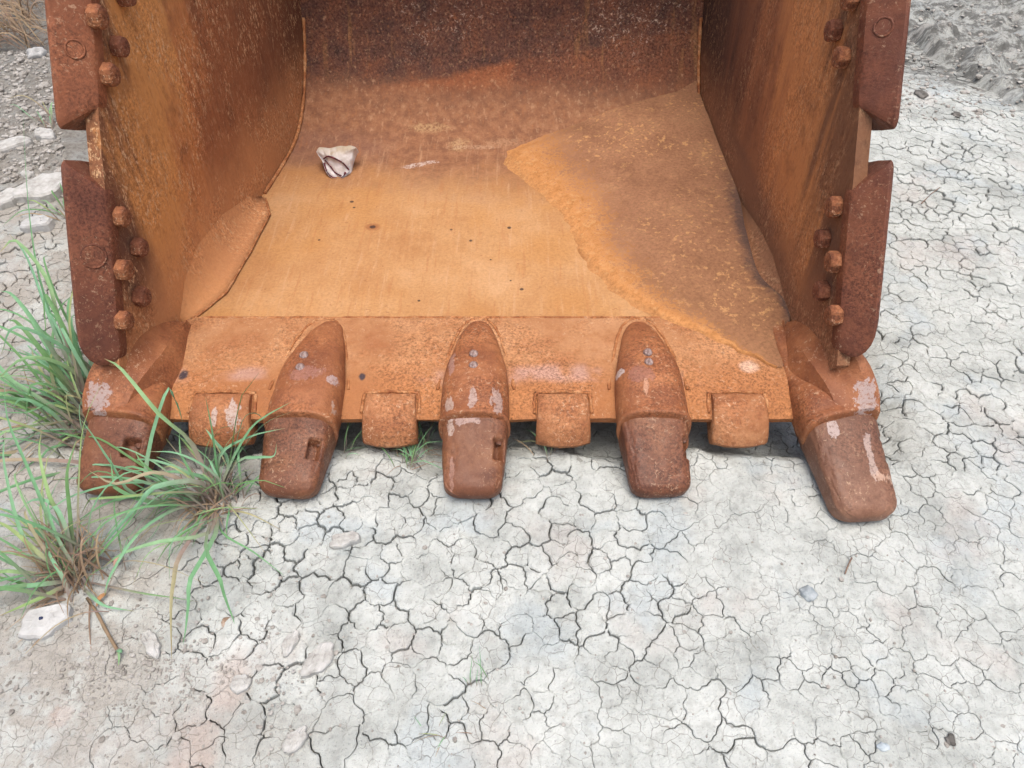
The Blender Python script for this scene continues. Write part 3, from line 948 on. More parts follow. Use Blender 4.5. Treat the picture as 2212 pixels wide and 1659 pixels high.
for k, ((X, yaw, kk), T) in enumerate(zip(TX, TEETH)):
    a = obj('tooth_adapter', adapter(X, -yaw, kk, k * 3.7, k in (0, 4)), M_AD, bucket)
    o = obj('tooth', tooth(*T), M_T5 if k == 4 else M_T, bucket)
    if k == 4: o['label'] = 'longest tooth, splayed outward, paler and scuffed'
    # weld round the adapter foot
    pts = []
    for (Y, hw) in ((1.24, .092), (1.30, .084), (1.36, .069), (1.41, .057), (1.45, .042), (1.474, .022), (1.482, 0)):
        pts.append((Y, hw))
    full = [(X + h * kk, Y, .106 if Y > 1.3 else .0985) for Y, h in pts[:-1]] + [(X, 1.482, .1045)] + [(X - h * kk, Y, .106 if Y > 1.3 else .0985) for Y, h in pts[-2::-1]]
    if 0 < k < 4:
        obj('weld_bead', tube('weld_bead', full, 0.0042, 6, 0.3, 5), M_WELD, a)
        nub = []
        for j, (dy, s) in enumerate(((0, 1), (-.040, 1))):
            me = bpy.data.meshes.new('lug')
            bm = bmesh.new(); bmesh.ops.create_icosphere(bm, subdivisions=2, radius=.011)
            for vv in bm.verts:
                vv.co.z *= .85; vv.co += Vector((1, 1, 1)) * .0012 * nz(vv.co.x * 200, vv.co.y * 200, k + j, 1)
            bm.to_mesh(me); bm.free()
            me.polygons.foreach_set('use_smooth', [True] * len(me.polygons))
            px, py = [((655, 763), (647, 789)), ((1023, 760), (1022, 785)), ((1400, 757), (1402, 778))][k - 1][j]
            p = onz(px, py, .162)
            obj('lug', me, M_LUG if False else None, a, (p.x, p.y, .1555))
M_LUG = rust('worn lug', (0.18, 0.09, 0.07), (0.33, 0.24, 0.22), (0.48, 0.42, 0.40), 0.3, 0.5, 60)
for o in list(bpy.data.objects):
    if o.name.startswith('lug'): o.data.materials.append(M_LUG)
# corner castings: from the end adapters up on to the side plates
def ear(side):
    st = [(1.455, -.800, (-.822, .118), (-.838, .125), -.855), (1.41, -.795, (-.822, .140), (-.842, .158), -.868), (1.36, -.787, (-.820, .156), (-.850, .190), -.880), (1.30, -.780, (-.826, .168), (-.860, .220), -.890),
          (1.25, -.780, (-.838, .174), (-.872, .232), -.902), (1.205, -.785, (-.852, .173), (-.890, .218), -.922), (1.165, -.79, (-.866, .163), (-.904, .180), -.940), (1.136, -.80, (-.872, .148), (-.905, .146), -.944)]
    rings = []
    S = [spline([Vector((q[0], q[1], 0)) for q in st], 24), spline([Vector((q[2][0], q[2][1], 0)) for q in st], 24), spline([Vector((q[3][0], q[3][1], 0)) for q in st], 24), spline([Vector((q[4], 0, 0)) for q in st], 24)]
    for (a, r, o, u) in zip(*S):
        Y = a.x
        zb = .095 if Y > 1.3 else .095 - .45 * (1.3 - Y)
        P = [(a.y, zb), (a.y - .012, zb + .03), ((a.y + r.x * 2) / 3, r.y - .008), (r.x, r.y), ((r.x + o.x) / 2, (r.y + o.y) / 2 - .004), (o.x, o.y), ((o.x + u.x) / 2, o.y + .002), (u.x, o.y - .012), (u.x - .004, (o.y + zb) / 2), (u.x + .004, zb - .03), (a.y - .03, zb - .04)]
        row = []
        for k, (x, z) in enumerate(P):
            x += .0015 * nz(Y, k, 2, 20); z += .0018 * nz(Y, k, 7, 20)
            row.append(Vector((x if side < 0 else -.135 - x, Y, z)))
        rings.append(row)
    return crisp(loft('corner_casting', rings), 34)
for sd in (-1, 1):
    obj('corner_casting', ear(sd), M_AD, bucket)
# mud and the end of the retaining pin in each recess
def lump(r, sq, seed, sub=2, amp=.35):
    me = bpy.data.meshes.new('lump')
    bm = bmesh.new(); bmesh.ops.create_icosphere(bm, subdivisions=sub, radius=1)
    for v in bm.verts:
        n = 1 + amp * fbm(v.co.x + seed, v.co.y + v.co.z * .7, 1.3, 3, seed)
        v.co = Vector((v.co.x * r * n, v.co.y * r * n * sq[0], v.co.z * r * n * sq[1]))
    bm.to_mesh(me); bm.free()
    me.polygons.foreach_set('use_smooth', [True] * len(me.polygons))
    return me
M_PIN = rust('pin end', MAROON, (0.16, 0.07, 0.045), (0.30, 0.20, 0.15), 0.9, 0.8, 40)
for o in [q for q in bucket.children if q.name.startswith('tooth') and 'adapter' not in q.name]:
    k = int(o.name[-1]) if o.name[-1].isdigit() else 0
    px, py = ((300, 962), (690, 957), (1077, 955), (1476, 950), (1893, 930))[k]
    if k == 4: continue
    p = onz(px, py, .082)
    obj('pin_end', lump(.0075, (1.2, .8), k * 3.1), M_PIN, o, p)
# --- shrouds between the teeth
def shroud(X, w, seed):
    cs = [(1.224, .080), (1.222, .103), (1.212, .111), (1.190, .111), (1.160, .102), (1.134, .083), (1.119, .060), (1.114, .043), (1.121, .029), (1.15, .022), (1.20, .026)]
    N = 30
    rings = []
    for i in range(N + 1):
        u = i / N * 2 - 1
        r = []
        for k, (Y, Z) in enumerate(cs):
            f = max(0, (1.20 - Y) / .08)
            hw = w * (0.94 + 0.10 * min(1, f))
            e = abs(u) ** 8
            uu = u * (1 if abs(u) < .999 else .97)
            bulge = 0.014 * u * u * min(1, f * 1.2)
            r.append(Vector((X + uu * hw, Y + bulge + 0.004 * e + .0012 * nz(u * 4, k, seed, 1), Z - .006 * e - .0016 * abs(nz(u * 3, k * .7, seed + 4, 1)))))
        rings.append(r)
    return crisp(loft('lip_shroud', rings), 38)
for k, (px, w) in enumerate(((474, .070), (841, .062), (1217, .062), (1600, .064))):
    X = (px - 1106) / FPX * 1.755
    s = obj('lip_shroud', shroud(X, w, k * 5.1), M_SH, bucket)
    obj('weld_bead', tube('weld_bead', [(X - w * 1.06, 1.180, .082), (X - w * 1.05, 1.210, .091), (X - w, 1.230, .096), (X, 1.234, .097), (X + w, 1.230, .096), (X + w * 1.05, 1.210, .091), (X + w * 1.06, 1.180, .082)], 0.0042, 6, 0.35, 6), M_WELD, s)

# ================================================================== DRIED SILT IN THE BUCKET
def silt():
    Lp = [(1072, 332), (1100, 375), (1165, 430), (1215, 490), (1250, 560), (1330, 635), (1430, 690), (1560, 745), (1680, 795)]
    L = [onwrap(*q) for q in Lp[:5]] + [onz(x, y, .101) for x, y in Lp[5:6]] + [onz(x, y, .107) for x, y in Lp[6:]]
    Rr = [onwall(1507, 188, 1, .003), onwall(1530, 250, 1, .003), onwall(1562, 335, 1, .003), onwall(1595, 420, 1, .003), onz(1612, 500, .150), onz(1640, 590, .136), onz(1700, 655, .124), onz(1703, 725, .114), onz(1692, 792, .108)]
    nv, nu = 110, 80
    L, Rr = spline(L, nv), spline(Rr, nv)
    v, f, ed = [], [], []
    for j in range(nv + 1):
        a, b = L[j], Rr[j]
        for i in range(nu + 1):
            u = i / nu
            p = a.lerp(b, u)
            wob = 0.018 * fbm(p.x, p.y, 7, 3) * math.sin(math.pi * min(1, u * 1.2)) + 0.012 * fbm(p.x, p.y, 22, 3) * (1 - u)
            p.x += wob
            fl = prof_z(min(p.y, 2.72)) if p.y > 1.49 else .107 - max(0, (1.33 - p.y)) * .1
            e = 1 - (1 - u) ** 2
            z = a.z + (b.z - a.z) * e + 0.006 * math.exp(-((u - .12) / .07) ** 2) * sstep(0, .1, j / nv) + 0.0022 * fbm(p.x, p.y, 9, 3) * u + .0015 * fbm(p.x, p.y, 40, 2) * math.exp(-((u - .15) / .15) ** 2)
            z -= .006 * (1 - sstep(0, .07, u)) + .012 * (1 - sstep(0, .05, j / nv)) * (1 - u)
            if 0.05 < u: z = max(z, fl + .002)
            v.append((p.x, p.y, z)); ed.append(u)
    n = nu + 1
    for j in range(nv):
        for i in range(nu):
            q = j * n + i
            f.append((q, q + n, q + n + 1, q + 1))
    me = mesh('dried_silt', v, f, True)
    bm = bmesh.new(); bm.from_mesh(me)
    bmesh.ops.recalc_face_normals(bm, faces=bm.faces)
    if sum(q.normal.z for q in bm.faces) < 0: bmesh.ops.reverse_faces(bm, faces=bm.faces)
    bm.to_mesh(me); bm.free()
    at = me.attributes.new('edge', 'FLOAT', 'POINT')
    at.data.foreach_set('value', ed)
    t = NT('dried silt')
    an = t.n('ShaderNodeAttribute', attribute_name='edge')
    n1 = t.noise(7, detail=5, rough=0.65)
    n2 = t.noise(32, detail=4, rough=0.7)
    gr = t.noise(120, detail=4, rough=0.75)
    X, Y, Z = t.xyz()
    inner = t.ramp(n1, [(0.32, (0.215, 0.102, 0.054)), (0.55, (0.28, 0.138, 0.074)), (0.72, (0.33, 0.172, 0.088))])
    olive = t.rng(t.math('ADD', Y, t.math('MULTIPLY', n1, 0.3)), 2.05, 1.65, 0, 0.45)
    inner = t.mix(olive, inner, (0.245, 0.120, 0.056))
    tan = t.ramp(n2, [(0.30, (0.37, 0.160, 0.052)), (0.52, (0.465, 0.215, 0.076)), (0.72, (0.54, 0.275, 0.11))])
    e = t.math('ADD', an.outputs['Fac'], t.math('MULTIPLY', t.math('SUBTRACT', n2, 0.5), 0.32))
    e = t.math('ADD', e, t.math('MULTIPLY', t.math('SUBTRACT', gr, 0.5), 0.9))
    col = t.mix(t.rng(e, 0.14, 0.30), tan, inner)
    rim = t.rng(t.math('ADD', an.outputs['Fac'], t.math('MULTIPLY', t.math('SUBTRACT', n2, 0.5), 0.10)), 0.085, 0.02)
    col = t.mix(rim, col, t.mix(n2, (0.37, 0.165, 0.058), (0.46, 0.235, 0.095)))
    sp = t.math('MULTIPLY', t.rng(t.noise(62, vec=t.mapv(loc=(2, 2, 2)), detail=3, rough=0.6), 0.575, 0.62), t.rng(t.noise(5, vec=t.mapv(loc=(1, 3, 2)), detail=3), 0.40, 0.58, 0.1, 1))
    col = t.mix(t.math('MULTIPLY', sp, 0.75), col, (0.48, 0.26, 0.11))
    # damp blue-black tide line along the side
    dk = t.rng(t.math('ADD', an.outputs['Fac'], t.math('MULTIPLY', t.math('SUBTRACT', n2, 0.5), 0.18)), 0.90, 1.0, 0, 0.75)
    dk = t.math('MULTIPLY', dk, t.rng(Y, 2.2, 1.95))
    col = t.mix(dk, col, (0.06, 0.042, 0.042))
    col = t.mix(0.45, col, t.mix(1.0, col, t.ramp(gr, [(0.36, (0.5, 0.47, 0.45)), (0.5, (1, 1, 1)), (0.66, (1.45, 1.4, 1.35))]), 'MULTIPLY'))
    nb = t.bump(t.math('ADD', gr, n2), 0.45, 0.004)
    o = obj('dried_silt', me, t.done(col, 0.9, nb))
    o['kind'] = 'stuff'
    tag(o, 'crust of dried brown silt with orange rim on the bucket floor', 'silt')
silt()

# ================================================================== RAG
def rag():
    c = onwrap(722, 386)
    root = obj('rag', None, None, None, c)
    tag(root, 'crumpled off-white rag with dark red stitched edges on the bucket floor', 'rag')
    S = 0.00146                       # metres per photo unit at that distance
    q2 = lambda x, y: ((x / 4.424 + 675) * .864 , (y / 4.424 + 250) * .864)
    out = [q2(*k) for k in ((490, 570), (520, 520), (580, 522), (640, 528), (700, 515), (760, 502), (820, 506), (870, 498), (935, 522), (915, 560), (895, 610), (872, 690), (858, 775), (825, 815), (775, 862), (720, 868), (655, 858), (602, 800), (572, 720), (552, 665), (520, 620))]
    V_, N_ = Vector((0, .72, .69)), Vector((0, -.69, .72))
    U_ = Vector((1, 0, 0))
    uv = lambda x, y: Vector(((x - 718) * S, (386 - y) * S))
    P = [Vector((*uv(x, y), 0)) for x, y in out]
    B = [k.xy for k in spline(P + [P[0]], 84)[:-1]]
    cen = Vector((.0, .055))
    def H(p, r):
        h = .020 * (1 - r ** 2.2) + .006 * fbm(p.x, p.y, 22, 3)
        h += .0045 * abs(math.sin(p.x * 150 + p.y * 60)) * sstep(.03, .07, p.y)          # gathers along the top
        d = (p.y - (.058 - .38 * p.x - .006))                                                # fold under the first seam
        h -= .010 * sstep(.012, -.004, d) * (1 if d < .012 else 0)
        d2 = (p.x + .022) * .75 + (p.y - .045) * .66
        h -= .007 * math.exp(-(d2 / .006) ** 2) * sstep(.06, .04, p.y)
        return h
    v, f = [], []
    rings = 26
    W3 = lambda p, h: U_ * p.x + V_ * p.y + N_ * h
    n = len(B)
    for p in B: v.append(W3(p, -.040) * 1.0)
    for k in range(rings + 1):
        r = 1 - k / rings
        for b0 in B:
            p = cen + (b0 - cen) * max(r, .002)
            v.append(W3(p, H(p, r) if k else .001))
    for k in range(rings + 1):
        for j in range(n):
            a, b = k * n + j, k * n + (j + 1) % n
            f.append((a, b, b + n, a + n))
    me = mesh('cloth', v, f, True)
    bm = bmesh.new(); bm.from_mesh(me)
    bmesh.ops.recalc_face_normals(bm, faces=bm.faces)
    bm.to_mesh(me); bm.free()
    t = NT('off-white cloth')
    n1 = t.noise(45, detail=4)
    col = t.ramp(n1, [(0.35, (0.50, 0.46, 0.43)), (0.5, (0.62, 0.59, 0.58)), (0.65, (0.69, 0.66, 0.67))])
    col = t.mix(t.rng(t.math('ADD', t.xyz()[2], t.math('MULTIPLY', t.math('SUBTRACT', n1, 0.5), 0.05)), 0.052, 0.078, 0, 0.85), col, (0.36, 0.285, 0.19))
    weave = t.noise(300, detail=2)
    obj('cloth', me, t.done(col, 0.95, t.bump(weave, 0.5, 0.002)), root)
    ts = NT('dark red stitching')
    M = ts.done(ts.ramp(ts.noise(150, detail=2), [(0.4, (0.06, 0.018, 0.025)), (0.6, (0.17, 0.040, 0.05))]), 0.9)
    def line(pts, r):
        Q = []
        for x, y in pts:
            p = uv(*q2(x, y))
            best = 9
            for b0 in B:                                     # how far out towards the hem
                d = (b0 - cen); e = (p - cen)
                if d.normalized().dot(e.normalized() if e.length > 1e-6 else d.normalized()) > .995: best = min(best, e.length / d.length)
            rr = min(1, best if best < 9 else .9)
            Q.append(W3(p, H(p, rr) + .0022))
        obj('stitched_edge', tube('stitched_edge', spline(Q, 16), r, 6, 0.2, 1), M, root)
    line([(575, 655), (640, 645), (720, 672), (800, 712), (852, 765)], .0024)
    line([(590, 668), (650, 735), (700, 800), (770, 838)], .0021)
    line([(575, 690), (600, 785), (660, 848), (745, 858), (795, 836), (815, 795)], .0030)
rag()

# ================================================================== GRASS
def grass_mat(name, dry):
    t = NT(name)
    oi = t.n('ShaderNodeObjectInfo')
    an = t.n('ShaderNodeAttribute', attribute_name='along')
    u = an.outputs['Fac']
    if dry:
        col = t.ramp(oi.outputs['Random'], [(0.0, (0.30, 0.22, 0.13)), (0.5, (0.24, 0.16, 0.12)), (1.0, (0.40, 0.31, 0.19))])
    else:
        col = t.ramp(oi.outputs['Random'], [(0.0, (0.13, 0.26, 0.09)), (0.3, (0.16, 0.35, 0.17)), (0.65, (0.21, 0.42, 0.25)), (0.82, (0.27, 0.40, 0.15)), (0.92, (0.36, 0.34, 0.19)), (1.0, (0.34, 0.27, 0.19))])
        base = t.rng(t.math('ADD', u, t.math('MULTIPLY', oi.outputs['Random'], -0.2)), 0.0, 0.32, 0.9, 0.0)
        col = t.mix(base, col, (0.30, 0.225, 0.205))
        tip = t.math('MULTIPLY', t.rng(u, 0.84, 1.0), t.rng(oi.outputs['Random'], 0.3, 0.7))
        col = t.mix(tip, col, (0.34, 0.27, 0.14))
    col = t.mix(t.rng(t.noise(60, detail=3), 0.45, 0.7, 0, 0.4), col, t.mix(1.0, col, (1.5, 1.4, 1.5), 'MULTIPLY'))
    m = t.done(col, 0.55)
    tr = t.n('ShaderNodeBsdfTranslucent'); t.put(tr.inputs[0], col)
    ms = t.n('ShaderNodeMixShader'); ms.inputs[0].default_value = 0.25
    out = [q for q in t.t.nodes if q.type == 'OUTPUT_MATERIAL'][0]
    t.t.links.new(t.b.outputs[0], ms.inputs[1]); t.t.links.new(tr.outputs[0], ms.inputs[2]); t.t.links.new(ms.outputs[0], out.inputs[0])
    return m
M_GR, M_DRY = grass_mat('grass blade', False), grass_mat('dry grass', True)
def blade(pts, wid, parent, mat=None, name='blade', seg=12, roll=None):
    org = Vector(parent.location)
    S = spline(pts, seg)
    rnd = random
    if rnd.random() < .3 and seg > 8:
        kk = rnd.randint(seg // 2, seg - 3); bend = Vector((rnd.gauss(0, .25), rnd.gauss(0, .25), -rnd.uniform(.2, .9)))
        L_ = (S[-1] - S[kk]).length
        for i in range(kk + 1, seg + 1):
            S[i] = S[i] + bend * L_ * (i - kk) / (seg - kk) * .6
            S[i].z = max(S[i].z, gh(S[i].x, S[i].y) + .004)
    roll = rnd.uniform(-.7, .7) if roll is None else roll
    v, f, al = [], [], []
    for i, p in enumerate(S):
        u = i / seg
        t = (S[min(i + 1, seg)] - S[max(i - 1, 0)]).normalized()
        sd = t.cross(Vector((0, 0, 1)))
        if sd.length < .2: sd = t.cross(Vector((0, 1, 0)))
        sd.normalize()
        nn = sd.cross(t)
        sd = (sd * math.cos(roll + u * .5) + nn * math.sin(roll + u * .5)).normalized()
        nn = sd.cross(t).normalized()
        w = wid * 0.78 * min(1, .45 + u * 2.6) * (1 - u ** 2.6) * .5 + .00025
        v += [p - sd * w - org, p + nn * w * .35 - org, p + sd * w - org]
        al += [u] * 3
    for i in range(seg):
        for k in range(2):
            a = i * 3 + k
            f.append((a, a + 1, a + 4, a + 3))
    me = mesh(name, v, f, True)
    me.attributes.new('along', 'FLOAT', 'POINT').data.foreach_set('value', al)
    return obj(name, me, mat or M_GR, parent)
def gz(p):
    s_ = soil(p.x, p.y)
    return gh(p.x, p.y) + (s_ * soil_h(p.x, p.y) if s_ > 0 else 0)
def clump(px, py, label, cat='grass', name='grass_clump', group='grass clumps beside the bucket'):
    p = onz(px, py, 0); p.z = gz(p)
    o = obj(name, None, None, None, p)
    return tag(o, label, cat, group)
def pxblade(par, pts, zs, wid=.008, mat=None, name='blade'):
    P = [onz(x, y, z) for (x, y), z in zip(pts, zs)]
    b = Vector(par.location)
    if (P[0] - b).length < .12: P[0] = P[0].lerp(b, .5)
    return blade(P, wid * 1.35, par, mat, name)
def fan(par, n, az, daz, ln, lift, droop, wid=.007, mat=None, name='blade', spread=.02):
    b = Vector(par.location)
    for _ in range(n):
        a = az + random.gauss(0, daz)
        L = ln * random.uniform(.5, 1.15)
        e = lift * random.uniform(.5, 1.3)
        d = Vector((math.cos(a), math.sin(a), 0))
        s = b + Vector((random.gauss(0, spread * 1.5), random.gauss(0, spread * 1.5), -.004))
        e = min(e, 1.45)
        h = L * math.sin(e); r = L * math.cos(e)
        q = Vector((-d.y, d.x, 0)) * random.gauss(0, .10) * L
        p1 = s + d * r * .30 + Vector((0, 0, h * .55))
        p2 = s + d * r * .68 + q * .5 + Vector((0, 0, h * (.92 - .25 * droop)))
        p3 = s + d * r * random.uniform(.95, 1.25) + q + Vector((0, 0, max(.006, h * (1 - droop * random.uniform(.5, 1.3)))))
        blade([s, p1, p2, p3], wid * random.uniform(.6, 1.25), par, mat, name)

# clump in front of the lip, between the first two teeth
gB = clump(465, 1088, 'green grass clump rooted in front of the lip between the two leftmost teeth')
for pts, zs, w in (
    ([(464, 1082), (417, 962), (343, 894), (262, 797), (222, 772)], (0, .11, .20, .27, .26), .010),
    ([(458, 1080), (330, 1050), (318, 990), (343, 889), (365, 838), (375, 870), (373, 908)], (0, .05, .09, .17, .20, .17, .13), .009),
    ([(466, 1082), (468, 1017), (458, 930), (444, 858)], (0, .07, .17, .25), .009),
    ([(470, 1082), (493, 1017), (510, 908), (523, 853), (540, 787)], (0, .07, .18, .23, .29), .009),
    ([(470, 1082), (493, 1010), (540, 927), (581, 894), (624, 861)], (0, .08, .16, .19, .21), .009),
    ([(470, 1082), (505, 1000), (567, 919), (638, 886)], (0, .08, .15, .16), .005),
    ([(468, 1082), (475, 985), (540, 943), (616, 925)], (0, .10, .14, .14), .008),
    ([(472, 1078), (512, 997), (567, 987), (592, 971), (597, 932)], (0, .09, .11, .12, .15), .009),
    ([(468, 1082), (493, 1000), (458, 946), (428, 913)], (0, .07, .13, .15), .007),
    ([(474, 1080), (500, 1000), (523, 910), (545, 886), (567, 896)], (0, .07, .16, .18, .16), .006),
    ([(470, 1070), (406, 1062), (250, 1074), (172, 1083), (90, 1128)], (.02, .08, .11, .10, .06), .011),
    ([(466, 1100), (466, 1151), (412, 1248), (397, 1286), (378, 1351)], (0, .05, .08, .07, .03), .009),
    ([(466, 1100), (444, 1176), (469, 1239), (494, 1289), (534, 1361)], (0, .06, .08, .06, .02), .009),
    ([(462, 1100), (391, 1195), (375, 1255), (369, 1317), (371, 1425)], (0, .06, .07, .06, .01), .008),
    ([(462, 1098), (450, 1151), (344, 1170), (266, 1195), (222, 1226)], (0, .04, .06, .05, .02), .008),
    ([(468, 1100), (480, 1150), (547, 1192), (612, 1242)], (0, .03, .03, .01), .004),
    ([(460, 1080), (430, 1040), (337, 1051), (300, 1089), (250, 1145), (200, 1203)], (0, .08, .11, .10, .07, .03), .010),
    ([(460, 1085), (400, 1040), (330, 1020), (250, 1045), (190, 1015)], (0, .08, .12, .12, .14), .008),
    ([(462, 1085), (380, 1100), (300, 1150), (240, 1240), (225, 1290)], (0, .05, .06, .04, .01), .008),
    ([(464, 1085), (380, 1060), (310, 1000), (280, 955)], (0, .06, .12, .16), .006),
    ([(462, 1085), (360, 1085), (220, 1120), (100, 1170)], (0, .05, .06, .03), .007),
    ([(458, 1082), (330, 1085), (260, 1060), (230, 1030), (205, 970)], (0, .06, .10, .13, .17), .008),
    ([(458, 1090), (300, 1075), (240, 1000), (200, 940), (170, 900)], (0, .05, .13, .18, .21), .007)):
    pxblade(gB, pts, zs, w)
fan(gB, 14, R(95), .9, .20, .9, .5, .006)
fan(gB, 22, R(150), 1.2, .24, .5, .6, .0035, spread=.03)
fan(gB, 14, R(165), .5, .30, .45, .5, .008)
fan(gB, 10, R(20), .5, .15, .6, .5, .005)
fan(gB, 9, R(250), .6, .12, .35, .8, .005)
fan(gB, 40, R(120), 1.8, .11, .55, .6, .004, M_DRY, 'dry_blade', .016)

# clump beside the corner of the bucket
gA = clump(188, 880, 'dense tall green grass clump growing against the left corner of the bucket')
for pts, zs, w in (
    ([(190, 875), (140, 760), (85, 600), (60, 430), (50, 250)], (0, .12, .22, .28, .26), .009),
    ([(190, 870), (120, 720), (60, 560), (20, 505)], (0, .16, .27, .30), .010),
    ([(188, 870), (130, 700), (100, 600), (35, 520), (0, 545)], (0, .2, .28, .33, .32), .011),
    ([(185, 875), (100, 770), (40, 700), (0, 690)], (0, .14, .20, .20), .011),
    ([(188, 875), (150, 740), (112, 660), (95, 640), (100, 730)], (0, .18, .25, .26, .18), .010),
    ([(186, 878), (110, 800), (50, 790), (0, 810)], (0, .12, .14, .12), .010),
    ([(190, 878), (165, 800), (150, 700), (155, 620), (148, 560)], (0, .12, .22, .28, .30), .008),
    ([(186, 882), (100, 830), (40, 850), (0, 900)], (0, .09, .09, .05), .010),
    ([(186, 882), (120, 870), (60, 890), (0, 890)], (0, .06, .07, .06), .009),
    ([(188, 880), (90, 720), (30, 640), (0, 628)], (0, .18, .24, .24), .010),
    ([(190, 880), (205, 850), (215, 800), (230, 770)], (0, .08, .15, .18), .006)):
    pxblade(gA, pts, zs, w)
fan(gA, 48, R(150), .55, .40, .9, .45, .011, spread=.04)
fan(gA, 26, R(185), .5, .38, .5, .6, .010, spread=.045)
fan(gA, 14, R(110), .4, .26, 1.1, .4, .007, spread=.035)
fan(gA, 8, R(235), .5, .2, .5, .7, .007, spread=.03)
fan(gA, 34, R(175), 1.2, .20, .6, .6, .0045, M_DRY, 'dry_blade', .04)

# clump nearest the left border
gC = clump(165, 1250, 'grass clump with purplish dry stems below the leftmost tooth')
for pts, zs, w in (
    ([(168, 1245), (168, 1108), (175, 951), (194, 880), (226, 785)], (0, .11, .22, .27, .33), .006),
    ([(160, 1248), (95, 1160), (30, 1110), (0, 1098)], (0, .08, .10, .10), .010),
    ([(160, 1250), (110, 1130), (60, 1010), (15, 900), (10, 800)], (0, .10, .18, .24, .28), .009),
    ([(158, 1250), (90, 1200), (20, 1140), (-30, 1120)], (0, .07, .09, .08), .009),
    ([(158, 1258), (90, 1262), (0, 1273), (-40, 1280)], (0, .04, .04, .03), .009),
    ([(158, 1260), (90, 1290), (0, 1330)], (0, .03, .01), .008),
    ([(170, 1255), (300, 1280), (375, 1291), (431, 1301)], (0, .03, .02, .006), .008),
    ([(172, 1252), (230, 1180), (290, 1110), (310, 1060)], (0, .06, .10, .12), .009),
    ([(162, 1250), (130, 1120), (106, 1070), (85, 980), (90, 930)], (0, .10, .15, .19, .22), .008),
    ([(164, 1250), (145, 1150), (115, 1090), (70, 1080), (35, 1110)], (0, .09, .13, .12, .08), .008),
    ([(166, 1250), (150, 1100), (145, 1020), (165, 950)], (0, .12, .18, .21), .007),
    ([(162, 1252), (60, 1180), (10, 1010), (12, 930)], (0, .07, .18, .22), .008),
    ([(168, 1262), (200, 1290), (230, 1310), (290, 1320)], (0, .02, .02, .005), .006)):
    pxblade(gC, pts, zs, w)
fan(gC, 14, R(150), .7, .30, .7, .5, .009)
fan(gC, 10, R(185), .5, .30, .4, .7, .009)
fan(gC, 8, R(60), .5, .15, .8, .4, .006)
fan(gC, 18, R(130), 1.2, .24, .5, .6, .0035, spread=.03)
fan(gC, 60, R(110), 1.1, .14, .9, .25, .0045, M_DRY, 'dry_blade', .018)
fan(gC, 16, R(220), .8, .12, .25, .8, .004, M_DRY, 'dry_blade', .02)

# small tufts
def tuft(px, py, label, n, ln, wid, az=R(90), daz=1.0, dry=.3, name='grass_tuft', lift=.7):
    o = clump(px, py, label, 'grass', name, 'thin grass tufts')
    fan(o, n, az, daz, ln, lift, .4, wid, None, 'blade', .010)
    fan(o, int(n * dry), az, daz * 1.4, ln * .8, .4, .6, wid * .8, M_DRY, 'dry_blade', .012)
tuft(880, 1000, 'thin grass tuft in the shade between second and middle tooth', 22, .10, .0028)
tuft(925, 950, 'sparse dry grass sprigs under the lip beside the middle tooth', 8, .09, .0024, dry=1.2)
tuft(1190, 975, 'wispy grass tuft under the third shroud right of the middle tooth', 13, .11, .0022, R(110), .7)
tuft(745, 975, 'few thin grass sprigs under the lip right of the second tooth', 6, .08, .0022, R(40), .6)
tuft(1045, 1478, 'tiny grass sprout in a mud crack at the bottom centre', 7, .05, .0018, R(120), .5, .2, lift=.8)
tuft(965, 1572, 'tiny flattened sprout at the bottom edge of the picture', 5, .05, .0018, R(170), .7, .4, lift=.3)
tuft(120, 300, 'thin green sprigs left of the upper side cutter', 7, .16, .005, R(120), .7)
tuft(150, 480, 'small green tuft behind the lower left side cutter', 8, .16, .006, R(150), .7)
gS = clump(40, 95, 'heap of dry straw-coloured grass in the top left corner', 'grass', 'dry_grass_clump')
for _ in range(260):
    a = R(random.gauss(175, 40)) if random.random() < .7 else R(random.gauss(0, 40))
    s = onz(random.uniform(-40, 110), random.uniform(-10, 135), 0); s.z = gz(s) + .015
    d = Vector((math.cos(a), math.sin(a) * .6, 0)) * random.uniform(.12, .38)
    h = random.uniform(.03, .16)
    blade([s, s + d * .4 + Vector((0, 0, h)), s + d + Vector((0, random.gauss(0, .04), h * random.uniform(.1, .8)))], random.uniform(.005, .009), gS, M_DRY, 'dry_blade', 7)

